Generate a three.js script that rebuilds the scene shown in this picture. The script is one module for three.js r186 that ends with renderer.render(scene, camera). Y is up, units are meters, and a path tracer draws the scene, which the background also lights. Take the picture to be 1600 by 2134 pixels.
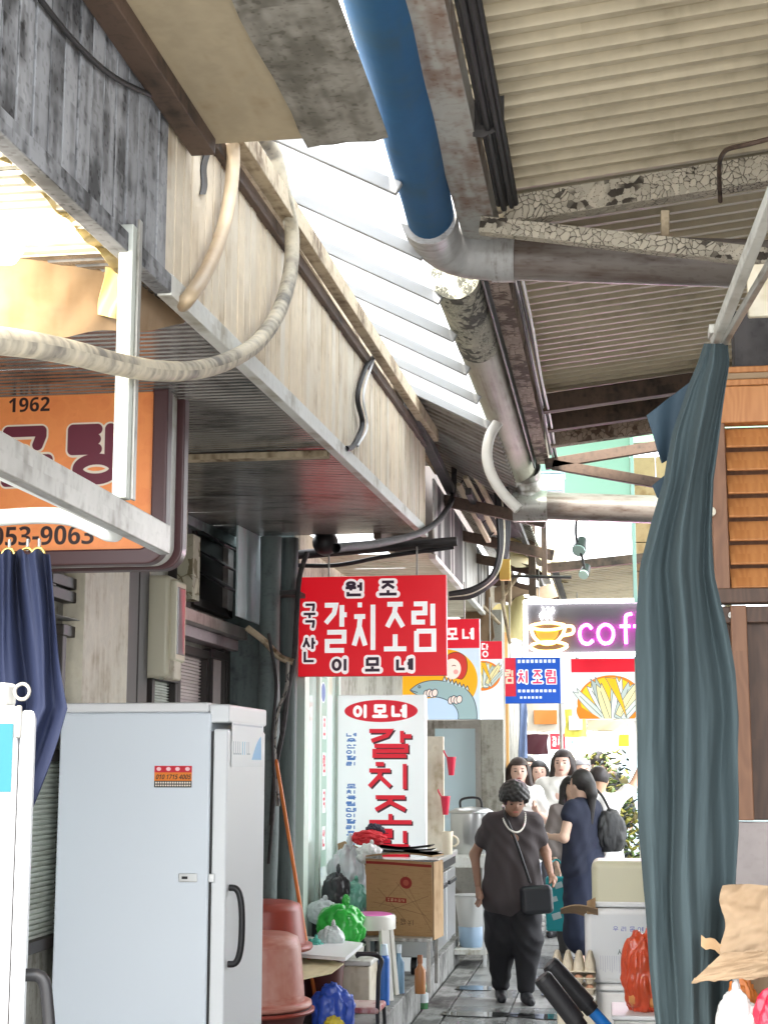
import * as THREE from 'three';
import { RoundedBoxGeometry } from 'three/addons/geometries/RoundedBoxGeometry.js';
import { mergeGeometries, mergeVertices } from 'three/addons/utils/BufferGeometryUtils.js';
import { RectAreaLightUniformsLib } from 'three/addons/lights/RectAreaLightUniformsLib.js';
RectAreaLightUniformsLib.init();

// ---------------------------------------------------------------- camera, sky, sun, exposure
const scene = new THREE.Scene();
const FOCAL = 3200, MIDX = 800, MIDY = 1067;
const camera = new THREE.PerspectiveCamera(2 * Math.atan(MIDY / FOCAL) * 180 / Math.PI, 767 / 1024, 0.05, 300);
camera.position.set(0, 1.6, 0);
camera.rotation.order = 'YXZ';
camera.rotation.set(9.32 * Math.PI / 180, 8.51 * Math.PI / 180, 0);
camera.updateMatrixWorld();
const renderer = new THREE.WebGLRenderer({ antialias: true });
renderer.setSize(767, 1024);
renderer.toneMapping = THREE.LinearToneMapping;
renderer.toneMappingExposure = 8.4;
renderer.shadowMap.enabled = true;
{ // bright even overcast sky
  const w = 64, h = 32, d = new Float32Array(w * h * 4);
  for (let j = 0; j < h; j++) for (let i = 0; i < w; i++) {
    const el = Math.sin(((j + 0.5) / h - 0.5) * Math.PI), k = 0.8 + 0.35 * Math.max(0, el), o = (j * w + i) * 4;
    d[o] = 0.97 * k; d[o + 1] = 1.0 * k; d[o + 2] = 1.04 * k; d[o + 3] = 1;
  }
  const t = new THREE.DataTexture(d, w, h, THREE.RGBAFormat, THREE.FloatType);
  t.mapping = THREE.EquirectangularReflectionMapping; t.magFilter = THREE.LinearFilter; t.minFilter = THREE.LinearFilter; t.needsUpdate = true;
  scene.background = t; scene.environment = t;
}
const sun = new THREE.DirectionalLight(0xfff4e4, 1.4);
sun.position.set(-3, 14, 7); sun.target.position.set(-0.6, 1, -8);
sun.castShadow = true; sun.shadow.radius = 26;
Object.assign(sun.shadow.camera, { left: -14, right: 14, top: 20, bottom: -20, near: 0.5, far: 60 });
sun.shadow.mapSize.set(2048, 2048);
scene.add(sun, sun.target);

// ---------------------------------------------------------------- helpers
const V = (x, y, z) => new THREE.Vector3(x, y, z);
/** a photo pixel -> the point where its ray meets a plane x=, y= or z= */
function at(px, py, plane) {
  const d = V((px - MIDX) / FOCAL, -(py - MIDY) / FOCAL, -1).applyQuaternion(camera.quaternion), o = camera.position;
  const k = Object.keys(plane)[0], t = (plane[k] - o[k]) / d[k];
  return o.clone().addScaledVector(d, t);
}
function rect(px0, py0, px1, py1, z) {
  const a = at(px0, (py0 + py1) / 2, { z }), b = at(px1, (py0 + py1) / 2, { z }), c = at((px0 + px1) / 2, py0, { z }), d = at((px0 + px1) / 2, py1, { z });
  return { x0: a.x, x1: b.x, y1: c.y, y0: d.y, w: b.x - a.x, h: c.y - d.y, x: (a.x + b.x) / 2, y: (c.y + d.y) / 2, z };
}
function rng(seed) { let a = seed >>> 0; return () => { a = (a + 0x6D2B79F5) | 0; let t = Math.imul(a ^ (a >>> 15), 1 | a); t = (t + Math.imul(t ^ (t >>> 7), 61 | t)) ^ t; return ((t ^ (t >>> 14)) >>> 0) / 4294967296; }; }
const hash = (i, j, s) => { let h = Math.imul(i, 374761393) ^ Math.imul(j, 668265263) ^ Math.imul(s + 11, 2246822519); h = Math.imul(h ^ (h >>> 13), 1274126177); return ((h ^ (h >>> 16)) >>> 0) / 4294967296; };
const sm = (t) => t * t * (3 - 2 * t), clamp = (x, a = 0, b = 1) => Math.min(b, Math.max(a, x)), mix = (a, b, t) => a + (b - a) * t;
const step = (a, b, x) => sm(clamp((x - a) / (b - a)));
function vnoise(u, v, f, s) { // periodic value noise on [0,1)
  const x = u * f, y = v * f, i = Math.floor(x), j = Math.floor(y), a = sm(x - i), b = sm(y - j), m = (n) => ((n % f) + f) % f;
  return mix(mix(hash(m(i), m(j), s), hash(m(i + 1), m(j), s), a), mix(hash(m(i), m(j + 1), s), hash(m(i + 1), m(j + 1), s), a), b);
}
function fbm(u, v, f, oct, s) { let r = 0, a = 0.5, n = 0; for (let k = 0; k < oct; k++) { r += a * vnoise(u, v, f, s + k * 17); n += a; a *= 0.5; f *= 2; } return r / n; }
function worley(u, v, n, s) {
  const x = u * n, y = v * n, i = Math.floor(x), j = Math.floor(y), m = (q) => ((q % n) + n) % n; let f1 = 9, f2 = 9, id = 0;
  for (let b = -1; b < 2; b++) for (let a = -1; a < 2; a++) {
    const d = Math.hypot(i + a + hash(m(i + a), m(j + b), s) - x, j + b + hash(m(i + a), m(j + b), s + 5) - y);
    if (d < f1) { f2 = f1; f1 = d; id = hash(m(i + a), m(j + b), s + 9); } else if (d < f2) f2 = d;
  }
  return [f1, f2, id];
}
const enc = (c) => Math.round(255 * (c <= 0.0031308 ? 12.92 * c : 1.055 * Math.pow(c, 1 / 2.4) - 0.055));
function tex(fn, n = 512, m = n) { // fn(u,v) -> linear rgb
  const d = new Uint8Array(n * m * 4);
  for (let j = 0; j < m; j++) for (let i = 0; i < n; i++) { const c = fn(i / n, j / m), o = (j * n + i) * 4; d[o] = enc(clamp(c[0])); d[o + 1] = enc(clamp(c[1])); d[o + 2] = enc(clamp(c[2])); d[o + 3] = 255; }
  const t = new THREE.DataTexture(d, n, m); t.colorSpace = THREE.SRGBColorSpace; t.magFilter = THREE.LinearFilter; t.minFilter = THREE.LinearMipmapLinearFilter; t.generateMipmaps = true;
  t.wrapS = t.wrapT = THREE.RepeatWrapping; t.needsUpdate = true; return t;
}
function grey(fn, n = 512) {
  const d = new Uint8Array(n * n * 4);
  for (let j = 0; j < n; j++) for (let i = 0; i < n; i++) { const c = Math.round(255 * clamp(fn(i / n, j / n))), o = (j * n + i) * 4; d[o] = d[o + 1] = d[o + 2] = c; d[o + 3] = 255; }
  const t = new THREE.DataTexture(d, n, n); t.magFilter = THREE.LinearFilter; t.wrapS = t.wrapT = THREE.RepeatWrapping; t.needsUpdate = true; return t;
}
const lerp3 = (a, b, t) => [mix(a[0], b[0], t), mix(a[1], b[1], t), mix(a[2], b[2], t)];
const rgb = (c) => new THREE.Color().setRGB(c[0], c[1], c[2]);
function M(c, rough = 0.6, o = {}) { return new THREE.MeshStandardMaterial({ color: rgb(c), roughness: rough, side: THREE.DoubleSide, ...o }); }
function P(c, rough = 0.6, o = {}) { return new THREE.MeshPhysicalMaterial({ color: rgb(c), roughness: rough, side: THREE.DoubleSide, ...o }); }
const bumpFine = grey((u, v) => fbm(u, v, 16, 5, 3));
/** paint with stains of dirt: patches, speckle and runs */
function dirty(c, d, amt, seed, o = {}) {
  const map = tex((u, v) => {
    const a = fbm(u, v, 4, 5, seed), b = fbm(u, v, 24, 3, seed + 40), run = fbm(u, v * 0.12, 40, 2, seed + 70), sp = step(0.72, 0.8, vnoise(u, v, 90, seed + 90));
    const k = clamp(step(0.62 - amt * 0.35, 0.95 - amt * 0.35, 0.5 * a + 0.28 * b + 0.22 * run + 0.12) * 0.9 + sp * amt * 0.5);
    const c2 = c.map((q) => q * (0.88 + 0.24 * b)); return lerp3(c2, d, k);
  });
  return M([1, 1, 1], o.rough ?? 0.7, { map, bumpMap: bumpFine, bumpScale: o.bump ?? 0.0006, metalness: o.metal ?? 0, ...(o.x || {}) });
}
/** cracked, flaking paint */
function flaky(paint, under, n, seed, cover = 0.7) {
  const map = tex((u, v) => {
    const w = 0.05 * (fbm(u, v, 12, 4, seed) - 0.5), [f1, f2, id] = worley(u + w, v - w * 1.6, n, seed), e = (f2 - f1) / (0.25 + 2.2 * step(0.3, 0.75, fbm(u, v, 10, 3, seed + 21)));
    const gone = step(cover - 0.06, cover + 0.06, fbm(u, v, 5, 4, seed + 3) * 0.75 + id * 0.3), crack = step(0.015, 0.06, e);
    const p = paint.map((q) => q * (0.8 + 0.35 * id)); return lerp3(under.map((q) => q * (0.7 + 0.6 * fbm(u, v, 32, 3, seed + 8))), p, crack * (1 - gone));
  });
  const bump = grey((u, v) => { const w = 0.05 * (fbm(u, v, 12, 4, seed) - 0.5), [f1, f2] = worley(u + w, v - w * 1.6, n, seed), e = (f2 - f1) / (0.25 + 2.2 * step(0.3, 0.75, fbm(u, v, 10, 3, seed + 21))); return step(0.02, 0.14, e); });
  return M([1, 1, 1], 0.8, { map, bumpMap: bump, bumpScale: 0.003 });
}
function wood(c1, c2, seed, o = {}) { // grain along v
  const map = tex((u, v) => { const w = fbm(u, v * 0.25, 8, 4, seed), g = 0.5 + 0.5 * Math.sin((u * 34 + w * 9) * 6.283), f = vnoise(u, v * 0.06, 160, seed + 2); return lerp3(c1, c2, clamp(g * 0.45 + f * 0.4 + (w - 0.5) * 0.6)); });
  return M([1, 1, 1], o.rough ?? 0.6, { map, bumpMap: bumpFine, bumpScale: 0.0004 });
}
/** uv in metres by the way each face points */
function uvm(g, s = 1, off = 0) {
  if (g.index) g = g.toNonIndexed();
  const p = g.attributes.position, uv = new Float32Array(p.count * 2), a = V(), b = V(), c = V();
  for (let i = 0; i < p.count; i += 3) {
    a.fromBufferAttribute(p, i); b.fromBufferAttribute(p, i + 1); c.fromBufferAttribute(p, i + 2);
    const n = b.clone().sub(a).cross(c.clone().sub(a)), x = Math.abs(n.x), y = Math.abs(n.y), z = Math.abs(n.z);
    [a, b, c].forEach((q, k) => { const [s0, s1] = x >= y && x >= z ? [q.z, q.y] : y >= z ? [q.x, q.z] : [q.x, q.y]; uv[(i + k) * 2] = s0 * s + off; uv[(i + k) * 2 + 1] = s1 * s + off * 0.7; });
  }
  g.setAttribute('uv', new THREE.BufferAttribute(uv, 2)); return g;
}
const names = {};
function numbered(n) { const k = names[n] = (names[n] ?? -1) + 1; return k ? n + '_' + String(k).padStart(3, '0') : n; }
function mesh(name, geo, mat, parent = scene) {
  const m = new THREE.Mesh(geo, mat); m.name = parent === scene ? numbered(name) : name; m.castShadow = m.receiveShadow = true; parent.add(m); return m;
}
function tag(o, label, category, group) { o.userData = { ...o.userData, label, category }; if (group) o.userData.group = group; return o; }
function thing(name, label, category, pos = [0, 0, 0], group) {
  const g = new THREE.Group(); g.name = numbered(name); g.position.set(...(pos.isVector3 ? pos.toArray() : pos)); scene.add(g); return tag(g, label, category, group);
}
function struct(name, geo, mat) { const m = mesh(name, geo, mat); m.userData.kind = 'structure'; return m; }
function box(w, h, d, x = 0, y = 0, z = 0, r = 0.004, s = 1) { const g = r > 0 ? new RoundedBoxGeometry(w, h, d, 1, Math.min(r, w / 2.1, h / 2.1, d / 2.1)) : new THREE.BoxGeometry(w, h, d); return uvm(g.translate(x, y, z), s, x + z); }
function bx(x0, x1, y0, y1, z0, z1, r = 0.004, s = 1) { return box(Math.abs(x1 - x0), Math.abs(y1 - y0), Math.abs(z1 - z0), (x0 + x1) / 2, (y0 + y1) / 2, (z0 + z1) / 2, r, s); }
/** a straight bar of section w x h from a to b */
function bar(a, b, w, h, r = 0.004) {
  const L = a.distanceTo(b), g = box(w, h, L, 0, 0, 0, r), m = new THREE.Matrix4().lookAt(a, b, V(0, 1, 0)); m.setPosition(a.clone().add(b).multiplyScalar(0.5)); return g.applyMatrix4(m);
}
function tube(pts, r, seg = 40, rad = 10, smooth = true) {
  const c = smooth ? new THREE.CatmullRomCurve3(pts, false, 'centripetal') : (() => { const p = new THREE.CurvePath(); for (let i = 1; i < pts.length; i++) p.add(new THREE.LineCurve3(pts[i - 1], pts[i])); return p; })();
  const g = new THREE.TubeGeometry(c, seg, r, rad, false), L = c.getLength(), uv = g.attributes.uv;
  for (let i = 0; i < uv.count; i++) uv.setXY(i, uv.getX(i) * L, uv.getY(i) * 6.283 * r); return g;
}
function rod(a, b, r, rad = 14, r2 = r) { const L = a.distanceTo(b), g = new THREE.CylinderGeometry(r2, r, L, rad, 1); g.applyQuaternion(new THREE.Quaternion().setFromUnitVectors(V(0, 1, 0), b.clone().sub(a).normalize())); const c = a.clone().add(b).multiplyScalar(0.5); return g.translate(c.x, c.y, c.z); }
function lathe(pts, n = 36) { return new THREE.LatheGeometry(pts.map(([r, y]) => new THREE.Vector2(r, y)), n); }
const j = (...g) => mergeGeometries(g.map((q) => { q = q.index ? q.toNonIndexed() : q; for (const k of Object.keys(q.attributes)) if (!['position', 'normal', 'uv'].includes(k)) q.deleteAttribute(k); return q; }));
/** ribbed sheet: ribs run a->b, repeat n times towards c */
function ribSheet(a, b, c, n, amp, flat = 0.3) {
  const ab = b.clone().sub(a), ac = c.clone().sub(a), nrm = ac.clone().cross(ab).normalize(), P_ = [], prof = [[0, 0], [flat, 0], [flat + 0.12, 1], [0.88, 1]];
  const row = []; for (let i = 0; i < n; i++) for (const [t, k] of prof) row.push([(i + t) / n, k]); row.push([1, 0]);
  const L1 = ab.length(), L2 = ac.length(), pos = [], uv = [];
  const pt = (u, [t, k]) => a.clone().addScaledVector(ab, u).addScaledVector(ac, t).addScaledVector(nrm, k * amp);
  for (let i = 0; i + 1 < row.length; i++) { const q = [pt(0, row[i]), pt(1, row[i]), pt(1, row[i + 1]), pt(0, row[i + 1])], w = [[0, row[i][0]], [1, row[i][0]], [1, row[i + 1][0]], [0, row[i + 1][0]]]; for (const k of [0, 1, 2, 0, 2, 3]) { pos.push(q[k].x, q[k].y, q[k].z); uv.push(w[k][1] * L2 + a.z * 0.61, w[k][0] * L1 + a.z * 0.37); } }
  const g = new THREE.BufferGeometry(); g.setAttribute('position', new THREE.Float32BufferAttribute(pos, 3)); g.setAttribute('uv', new THREE.Float32BufferAttribute(uv, 2)); g.computeVertexNormals(); return g;
}
/** crumpled lump */
function lump(rx, ry, rz, amp, seed, det = 4, f = 2.2, flatBottom = true) {
  let g = new THREE.IcosahedronGeometry(1, det * 4); g.deleteAttribute('normal'); g.deleteAttribute('uv'); g = mergeVertices(g, 1e-4); const p = g.attributes.position, q = V();
  const n3 = (x, y, z, s) => { const i = Math.floor(x), k = Math.floor(y), l = Math.floor(z), a = sm(x - i), b = sm(y - k), c = sm(z - l), H = (A, B, C) => hash(A + C * 57, B + C * 131, s); return mix(mix(mix(H(i, k, l), H(i + 1, k, l), a), mix(H(i, k + 1, l), H(i + 1, k + 1, l), a), b), mix(mix(H(i, k, l + 1), H(i + 1, k, l + 1), a), mix(H(i, k + 1, l + 1), H(i + 1, k + 1, l + 1), a), b), c); };
  for (let i = 0; i < p.count; i++) {
    q.fromBufferAttribute(p, i); const x = q.x * f + 9, y = q.y * f + 9, z = q.z * f + 9;
    const fold = Math.abs(n3(x, y * 0.6, z, seed) - 0.5) * 2, r = 1 - amp * 0.55 * (1 - fold) * (1 - fold) + amp * 0.45 * (n3(x * 1.7, y * 1.3, z * 1.7, seed + 4) - 0.5) + amp * 0.22 * (Math.abs(n3(x * 3.4, y * 2.6, z * 3.4, seed + 6) - 0.5) * 2 - 0.5);
    q.multiplyScalar(r); if (flatBottom && q.y < -0.72) q.y = -0.72 - (q.y + 0.72) * 0.05; p.setXYZ(i, q.x * rx, (q.y + 0.72) * ry, q.z * rz);
  }
  g.setAttribute('uv', new THREE.Float32BufferAttribute(Array.from({ length: p.count * 2 }, (_, i) => (i % 2 ? p.getY(i >> 1) : p.getX(i >> 1) + p.getZ(i >> 1))), 2)); g.computeVertexNormals(); return g;
}
/** a bent sheet through a grid of points, with thickness t */
function sheet(rows, t = 0.003) {
  const R = rows.length, C = rows[0].length, pos = [], uv = [], idx = [];
  for (let r = 0; r < R; r++) for (let c = 0; c < C; c++) { const q = rows[r][c]; pos.push(q.x, q.y, q.z); const q0 = rows[0][0]; uv.push(q.distanceTo(rows[r][0]) + q0.x, rows[r][0].distanceTo(q0)); }
  for (let r = 0; r + 1 < R; r++) for (let c = 0; c + 1 < C; c++) { const a = r * C + c; idx.push(a, a + C, a + 1, a + 1, a + C, a + C + 1); }
  const g = new THREE.BufferGeometry(); g.setAttribute('position', new THREE.Float32BufferAttribute(pos, 3)); g.setAttribute('uv', new THREE.Float32BufferAttribute(uv, 2)); g.setIndex(idx); g.computeVertexNormals();
  if (!t) return g;
  const b = g.clone(), n = g.attributes.normal, p = b.attributes.position; for (let i = 0; i < p.count; i++) p.setXYZ(i, p.getX(i) - n.getX(i) * t, p.getY(i) - n.getY(i) * t, p.getZ(i) - n.getZ(i) * t); b.setIndex(idx.slice().reverse());
  const edge = []; for (let c = 0; c < C; c++) edge.push(c); for (let r = 1; r < R; r++) edge.push(r * C + C - 1); for (let c = C - 2; c >= 0; c--) edge.push((R - 1) * C + c); for (let r = R - 2; r >= 0; r--) edge.push(r * C);
  const ep = [], N = R * C, all = [...pos, ...p.array]; const add = (i) => ep.push(all[i * 3], all[i * 3 + 1], all[i * 3 + 2]);
  for (let i = 0; i + 1 < edge.length; i++) { const a = edge[i], c = edge[i + 1]; [a, c, c + N, a, c + N, a + N].forEach(add); }
  const e = new THREE.BufferGeometry(); e.setAttribute('position', new THREE.Float32BufferAttribute(ep, 3)); e.setAttribute('uv', new THREE.Float32BufferAttribute(new Array(ep.length / 3 * 2).fill(0.1), 2)); e.computeVertexNormals();
  return j(g, b, e);
}
/** grid of points between pixel edges at depth fn */
function patch(R, C, fn) { const rows = []; for (let r = 0; r <= R; r++) { const row = []; for (let c = 0; c <= C; c++) row.push(fn(c / C, r / R)); rows.push(row); } return rows; }

// ---- hangul lettering drawn as strokes
const JAMO = {
  ㄱ: [[[0, 0], [1, 0], [1, 0.35], [0.9, 1]]], ㄱs: [[[0, 0], [1, 0], [0.85, 0.45], [0.1, 1]]], ㄴ: [[[0, 0], [0, 1], [1, 1]]], ㄷ: [[[1, 0], [0, 0], [0, 1], [1, 1]]], ㄹ: [[[0, 0], [1, 0], [1, 0.5], [0, 0.5], [0, 1], [1, 1]]],
  ㅁ: [[[0, 0], [1, 0], [1, 1], [0, 1], [0, -0.02]]], ㅂ: [[[0, 0], [0, 1], [1, 1], [1, 0]], [[0, 0.5], [1, 0.5]]], ㅅ: [[[0.5, 0], [0.45, 0.35], [0, 1]], [[0.5, 0.35], [1, 1]]], ㅇ: 'o',
  ㅈ: [[[0, 0], [1, 0]], [[0.55, 0], [0.45, 0.4], [0, 1]], [[0.5, 0.4], [1, 1]]], ㅊ: [[[0.3, -0.12], [0.7, -0.12]], [[0, 0.2], [1, 0.2]], [[0.55, 0.2], [0.45, 0.5], [0, 1]], [[0.5, 0.5], [1, 1]]], ㅌ: [[[1, 0], [0, 0], [0, 1], [1, 1]], [[0, 0.5], [0.95, 0.5]]],
  ㅏ: [[[0.3, 0], [0.3, 1]], [[0.3, 0.45], [1, 0.45]]], ㅐ: [[[0.1, 0], [0.1, 1]], [[0.8, 0], [0.8, 1]], [[0.1, 0.45], [0.8, 0.45]]], ㅓ: [[[0.7, 0], [0.7, 1]], [[0, 0.45], [0.7, 0.45]]], ㅔ: [[[0.95, 0], [0.95, 1]], [[0.5, 0.05], [0.5, 0.95]], [[0, 0.45], [0.5, 0.45]]], ㅣ: [[[0.5, 0], [0.5, 1]]],
  ㅗ: [[[0, 1], [1, 1]], [[0.5, 0], [0.5, 1]]], ㅜ: [[[0, 0], [1, 0]], [[0.5, 0], [0.5, 1]]], ㅡ: [[[0, 0.5], [1, 0.5]]],
};
const LS = 'ㄱㄲㄴㄷㄸㄹㅁㅂㅃㅅㅆㅇㅈㅉㅊㅋㅌㅍㅎ', VS = 'ㅏㅐㅑㅒㅓㅔㅕㅖㅗㅘㅙㅚㅛㅜㅝㅞㅟㅠㅡㅢㅣ', TS = ' ㄱㄲㄳㄴㄵㄶㄷㄹㄺㄻㄼㄽㄾㄿㅀㅁㅂㅄㅅㅆㅇㅈㅊㅋㅌㅍㅎ';
function hangul(g, text, x, y, w, h, lw, color, o = {}) { // each syllable in a w x h cell
  g.save(); g.strokeStyle = color; g.lineWidth = lw; g.lineCap = o.cap || 'butt'; g.lineJoin = o.join || 'miter';
  const jam = (c, a, b, cw, ch) => { const s = JAMO[c]; if (!s) return; g.beginPath(); if (s === 'o') g.ellipse(a + cw / 2, b + ch / 2, cw / 2, ch / 2, 0, 0, 6.29); else for (const l of s) l.forEach(([u, v], i) => (i ? g.lineTo(a + u * cw, b + v * ch) : g.moveTo(a + u * cw, b + v * ch))); g.stroke(); };
  [...text].forEach((ch, i) => {
    const n = ch.charCodeAt(0) - 0xac00; if (n < 0) return;
    const L = LS[Math.floor(n / 588)], Vw = VS[Math.floor((n % 588) / 28)], T = TS[n % 28], p = lw / 2, X = x + (o.vertical ? 0 : i * (w + (o.gap ?? lw))) + p, Y = y + (o.vertical ? i * (h + (o.gap ?? lw)) : 0) + p, W = w - lw, H = h - lw;
    const J = (c, a, b, cw, chh) => jam(c, X + a * W, Y + b * H, cw * W, chh * H), fin = T !== ' ';
    if ('ㅏㅐㅓㅔㅣ'.includes(Vw)) { J(L === 'ㄱ' ? 'ㄱs' : L, 0, fin ? 0 : 0.1, 0.5, fin ? 0.4 : 0.8); J(Vw, 0.68, 0, 0.32, fin ? 0.48 : 1); if (fin) J(T, 0.12, 0.6, 0.76, 0.4); }
    else if (Vw === 'ㅝ') { J(L, 0.1, 0, 0.42, 0.28); J('ㅜ', 0, 0.42, 0.62, 0.22); J('ㅓ', 0.68, 0, 0.3, 0.68); if (fin) J(T, 0.14, 0.76, 0.76, 0.24); }
    else { J(L, 0.15, 0, 0.7, fin ? 0.28 : 0.5); J(Vw, 0, fin ? 0.4 : 0.66, 1, fin ? 0.18 : 0.32); if (fin) J(T, 0.15, 0.72, 0.7, 0.28); }
  });
  g.restore();
}
function canvas(w, h, draw) { const c = document.createElement('canvas'); c.width = w; c.height = h; const g = c.getContext('2d'); draw(g, w, h); const t = new THREE.CanvasTexture(c); t.colorSpace = THREE.SRGBColorSpace; t.anisotropy = 4; return t; }
/** flat printed face of w x h metres, facing +z */
function face(w, h) { return new THREE.PlaneGeometry(w, h); }

// ---------------------------------------------------------------- materials
const mt = {
  greyPlank: [0, 1, 2].map((k) => dirty([0.30 + 0.03 * k, 0.31 + 0.03 * k, 0.33 + 0.03 * k], [0.02, 0.02, 0.022], 0.46, 100 + k * 7)),
  creamPlank: [0, 1, 2].map((k) => dirty([0.72, 0.65 - 0.02 * k, 0.53 - 0.04 * k], [0.42, 0.32, 0.2], 0.06, 130 + k * 7)),
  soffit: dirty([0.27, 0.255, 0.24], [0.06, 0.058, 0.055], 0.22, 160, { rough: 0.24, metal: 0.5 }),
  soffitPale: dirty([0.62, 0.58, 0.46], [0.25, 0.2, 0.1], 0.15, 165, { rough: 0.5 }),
  roof: dirty([0.55, 0.475, 0.335], [0.3, 0.25, 0.16], 0.06, 170, { rough: 0.5 }),
  roofSteel: dirty([0.34, 0.33, 0.31], [0.12, 0.1, 0.08], 0.25, 178, { rough: 0.45, metal: 0.3 }),
  beige: dirty([0.42, 0.35, 0.24], [0.3, 0.23, 0.14], 0.1, 180, { rough: 0.85 }),
  plaster: dirty([0.33, 0.31, 0.27], [0.11, 0.1, 0.08], 0.5, 185, { rough: 0.95, bump: 0.006 }),
  flake: flaky([0.50, 0.45, 0.36], [0.05, 0.04, 0.03], 44, 190, 0.75),
  flakePink: flaky([0.42, 0.33, 0.27], [0.12, 0.08, 0.06], 34, 195, 0.6),
  timber: dirty([0.56, 0.46, 0.32], [0.12, 0.07, 0.03], 0.3, 200, { rough: 0.8 }),
  brown: dirty([0.11, 0.07, 0.05], [0.03, 0.02, 0.015], 0.4, 205, { rough: 0.7 }),
  dark: dirty([0.055, 0.05, 0.05], [0.015, 0.014, 0.014], 0.4, 210, { rough: 0.7 }),
  steel: dirty([0.42, 0.41, 0.38], [0.1, 0.085, 0.06], 0.22, 215, { rough: 0.38, metal: 0.55 }),
  white: M([0.8, 0.81, 0.82], 0.4), whiteDirty: dirty([0.68, 0.69, 0.66], [0.3, 0.27, 0.2], 0.16, 220, { rough: 0.5 }),
  cream: dirty([0.66, 0.61, 0.49], [0.35, 0.28, 0.16], 0.14, 225, { rough: 0.55 }),
  concrete: dirty([0.27, 0.27, 0.26], [0.07, 0.07, 0.065], 0.35, 230, { rough: 0.9, bump: 0.002 }),
  wall: dirty([0.44, 0.43, 0.38], [0.16, 0.15, 0.12], 0.3, 235, { rough: 0.9 }),
  tile: [0, 1, 2].map((k) => dirty([0.25 + 0.03 * k, 0.255 + 0.03 * k, 0.25 + 0.03 * k], [0.08, 0.08, 0.077], 0.35, 240 + k * 5, { rough: 0.2 + 0.1 * k })),
  frame: M([0.035, 0.028, 0.025], 0.5), black: M([0.012, 0.012, 0.014], 0.45), rubber: M([0.02, 0.02, 0.022], 0.6),
  grey: M([0.3, 0.3, 0.3], 0.5), pipeGreen: dirty([0.12, 0.155, 0.15], [0.03, 0.035, 0.035], 0.35, 255, { rough: 0.6 }),
  stainless: M([0.62, 0.63, 0.63], 0.28, { metalness: 0.85, bumpMap: bumpFine, bumpScale: 0.0003 }),
  card: dirty([0.44, 0.30, 0.17], [0.25, 0.15, 0.07], 0.2, 260, { rough: 0.9 }),
  kraft: dirty([0.31, 0.215, 0.13], [0.24, 0.155, 0.085], 0.12, 265, { rough: 0.85 }),
};

// ---------------------------------------------------------------- ground
{
  const g = struct('ground', uvm(new THREE.PlaneGeometry(60, 80).rotateX(-Math.PI / 2).translate(0, -0.02, -10), 0.5), mt.concrete); g.userData.label = 'worn grey concrete ground under the market alley'; g.userData.category = 'ground';
  const pave = new THREE.Group(); pave.name = numbered('pavement'); pave.userData = { kind: 'structure', label: 'grey stone paving tiles down the middle of the alley', category: 'pavement' }; scene.add(pave);
  const T = 0.4, tg = [0, 1, 2, 3].map((k) => box(T - 0.008, 0.03, T - 0.008, k * 3.1, 0, 0, 0.003).translate(-k * 3.1, 0, 0)), r = rng(5);
  for (let iz = 0; iz < 34; iz++) for (let ix = 0; ix < 5; ix++) { const m = mesh('tile', tg[Math.floor(r() * 4)], mt.tile[Math.floor(r() * 3)], pave); m.position.set(-0.93 + ix * T, -0.012 + r() * 0.004, -7.2 - iz * T); }
  const dr = mesh('drain_strip', bx(-1.3, -1.14, -0.02, 0.004, -5, -20, 0.003), mt.concrete, pave); dr.userData.label = 'narrow concrete gutter strip beside the raised step';
  for (const [px, py, a, b, sd] of [[1010, 2115, 0.3, 0.09, 3], [1150, 2120, 0.26, 0.1, 5], [1180, 2075, 0.2, 0.12, 7], [985, 2060, 0.14, 0.1, 9]]) { const q = at(px, py, { y: 0.006 }), sh = new THREE.Shape(Array.from({ length: 40 }, (_, i) => { const t = i / 40 * 6.2832, r = 0.7 + 0.6 * vnoise(i / 40, 0.3, 8, sd); return new THREE.Vector2(Math.cos(t) * a * r, Math.sin(t) * b * r); })); const w = struct('puddle', new THREE.ShapeGeometry(sh).rotateX(-Math.PI / 2).translate(q.x, 0.0115, q.z), P([0.05, 0.05, 0.048], 0.04, { clearcoat: 1 })); w.userData.label = 'thin puddle of water on the paving tiles'; w.userData.category = 'puddle'; }
  const st = struct('step', bx(-2.6, -1.32, -0.02, 0.2, -5.2, -13, 0.012), mt.concrete); st.userData.label = 'raised concrete step along the shop fronts'; st.userData.category = 'step';
}

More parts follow.
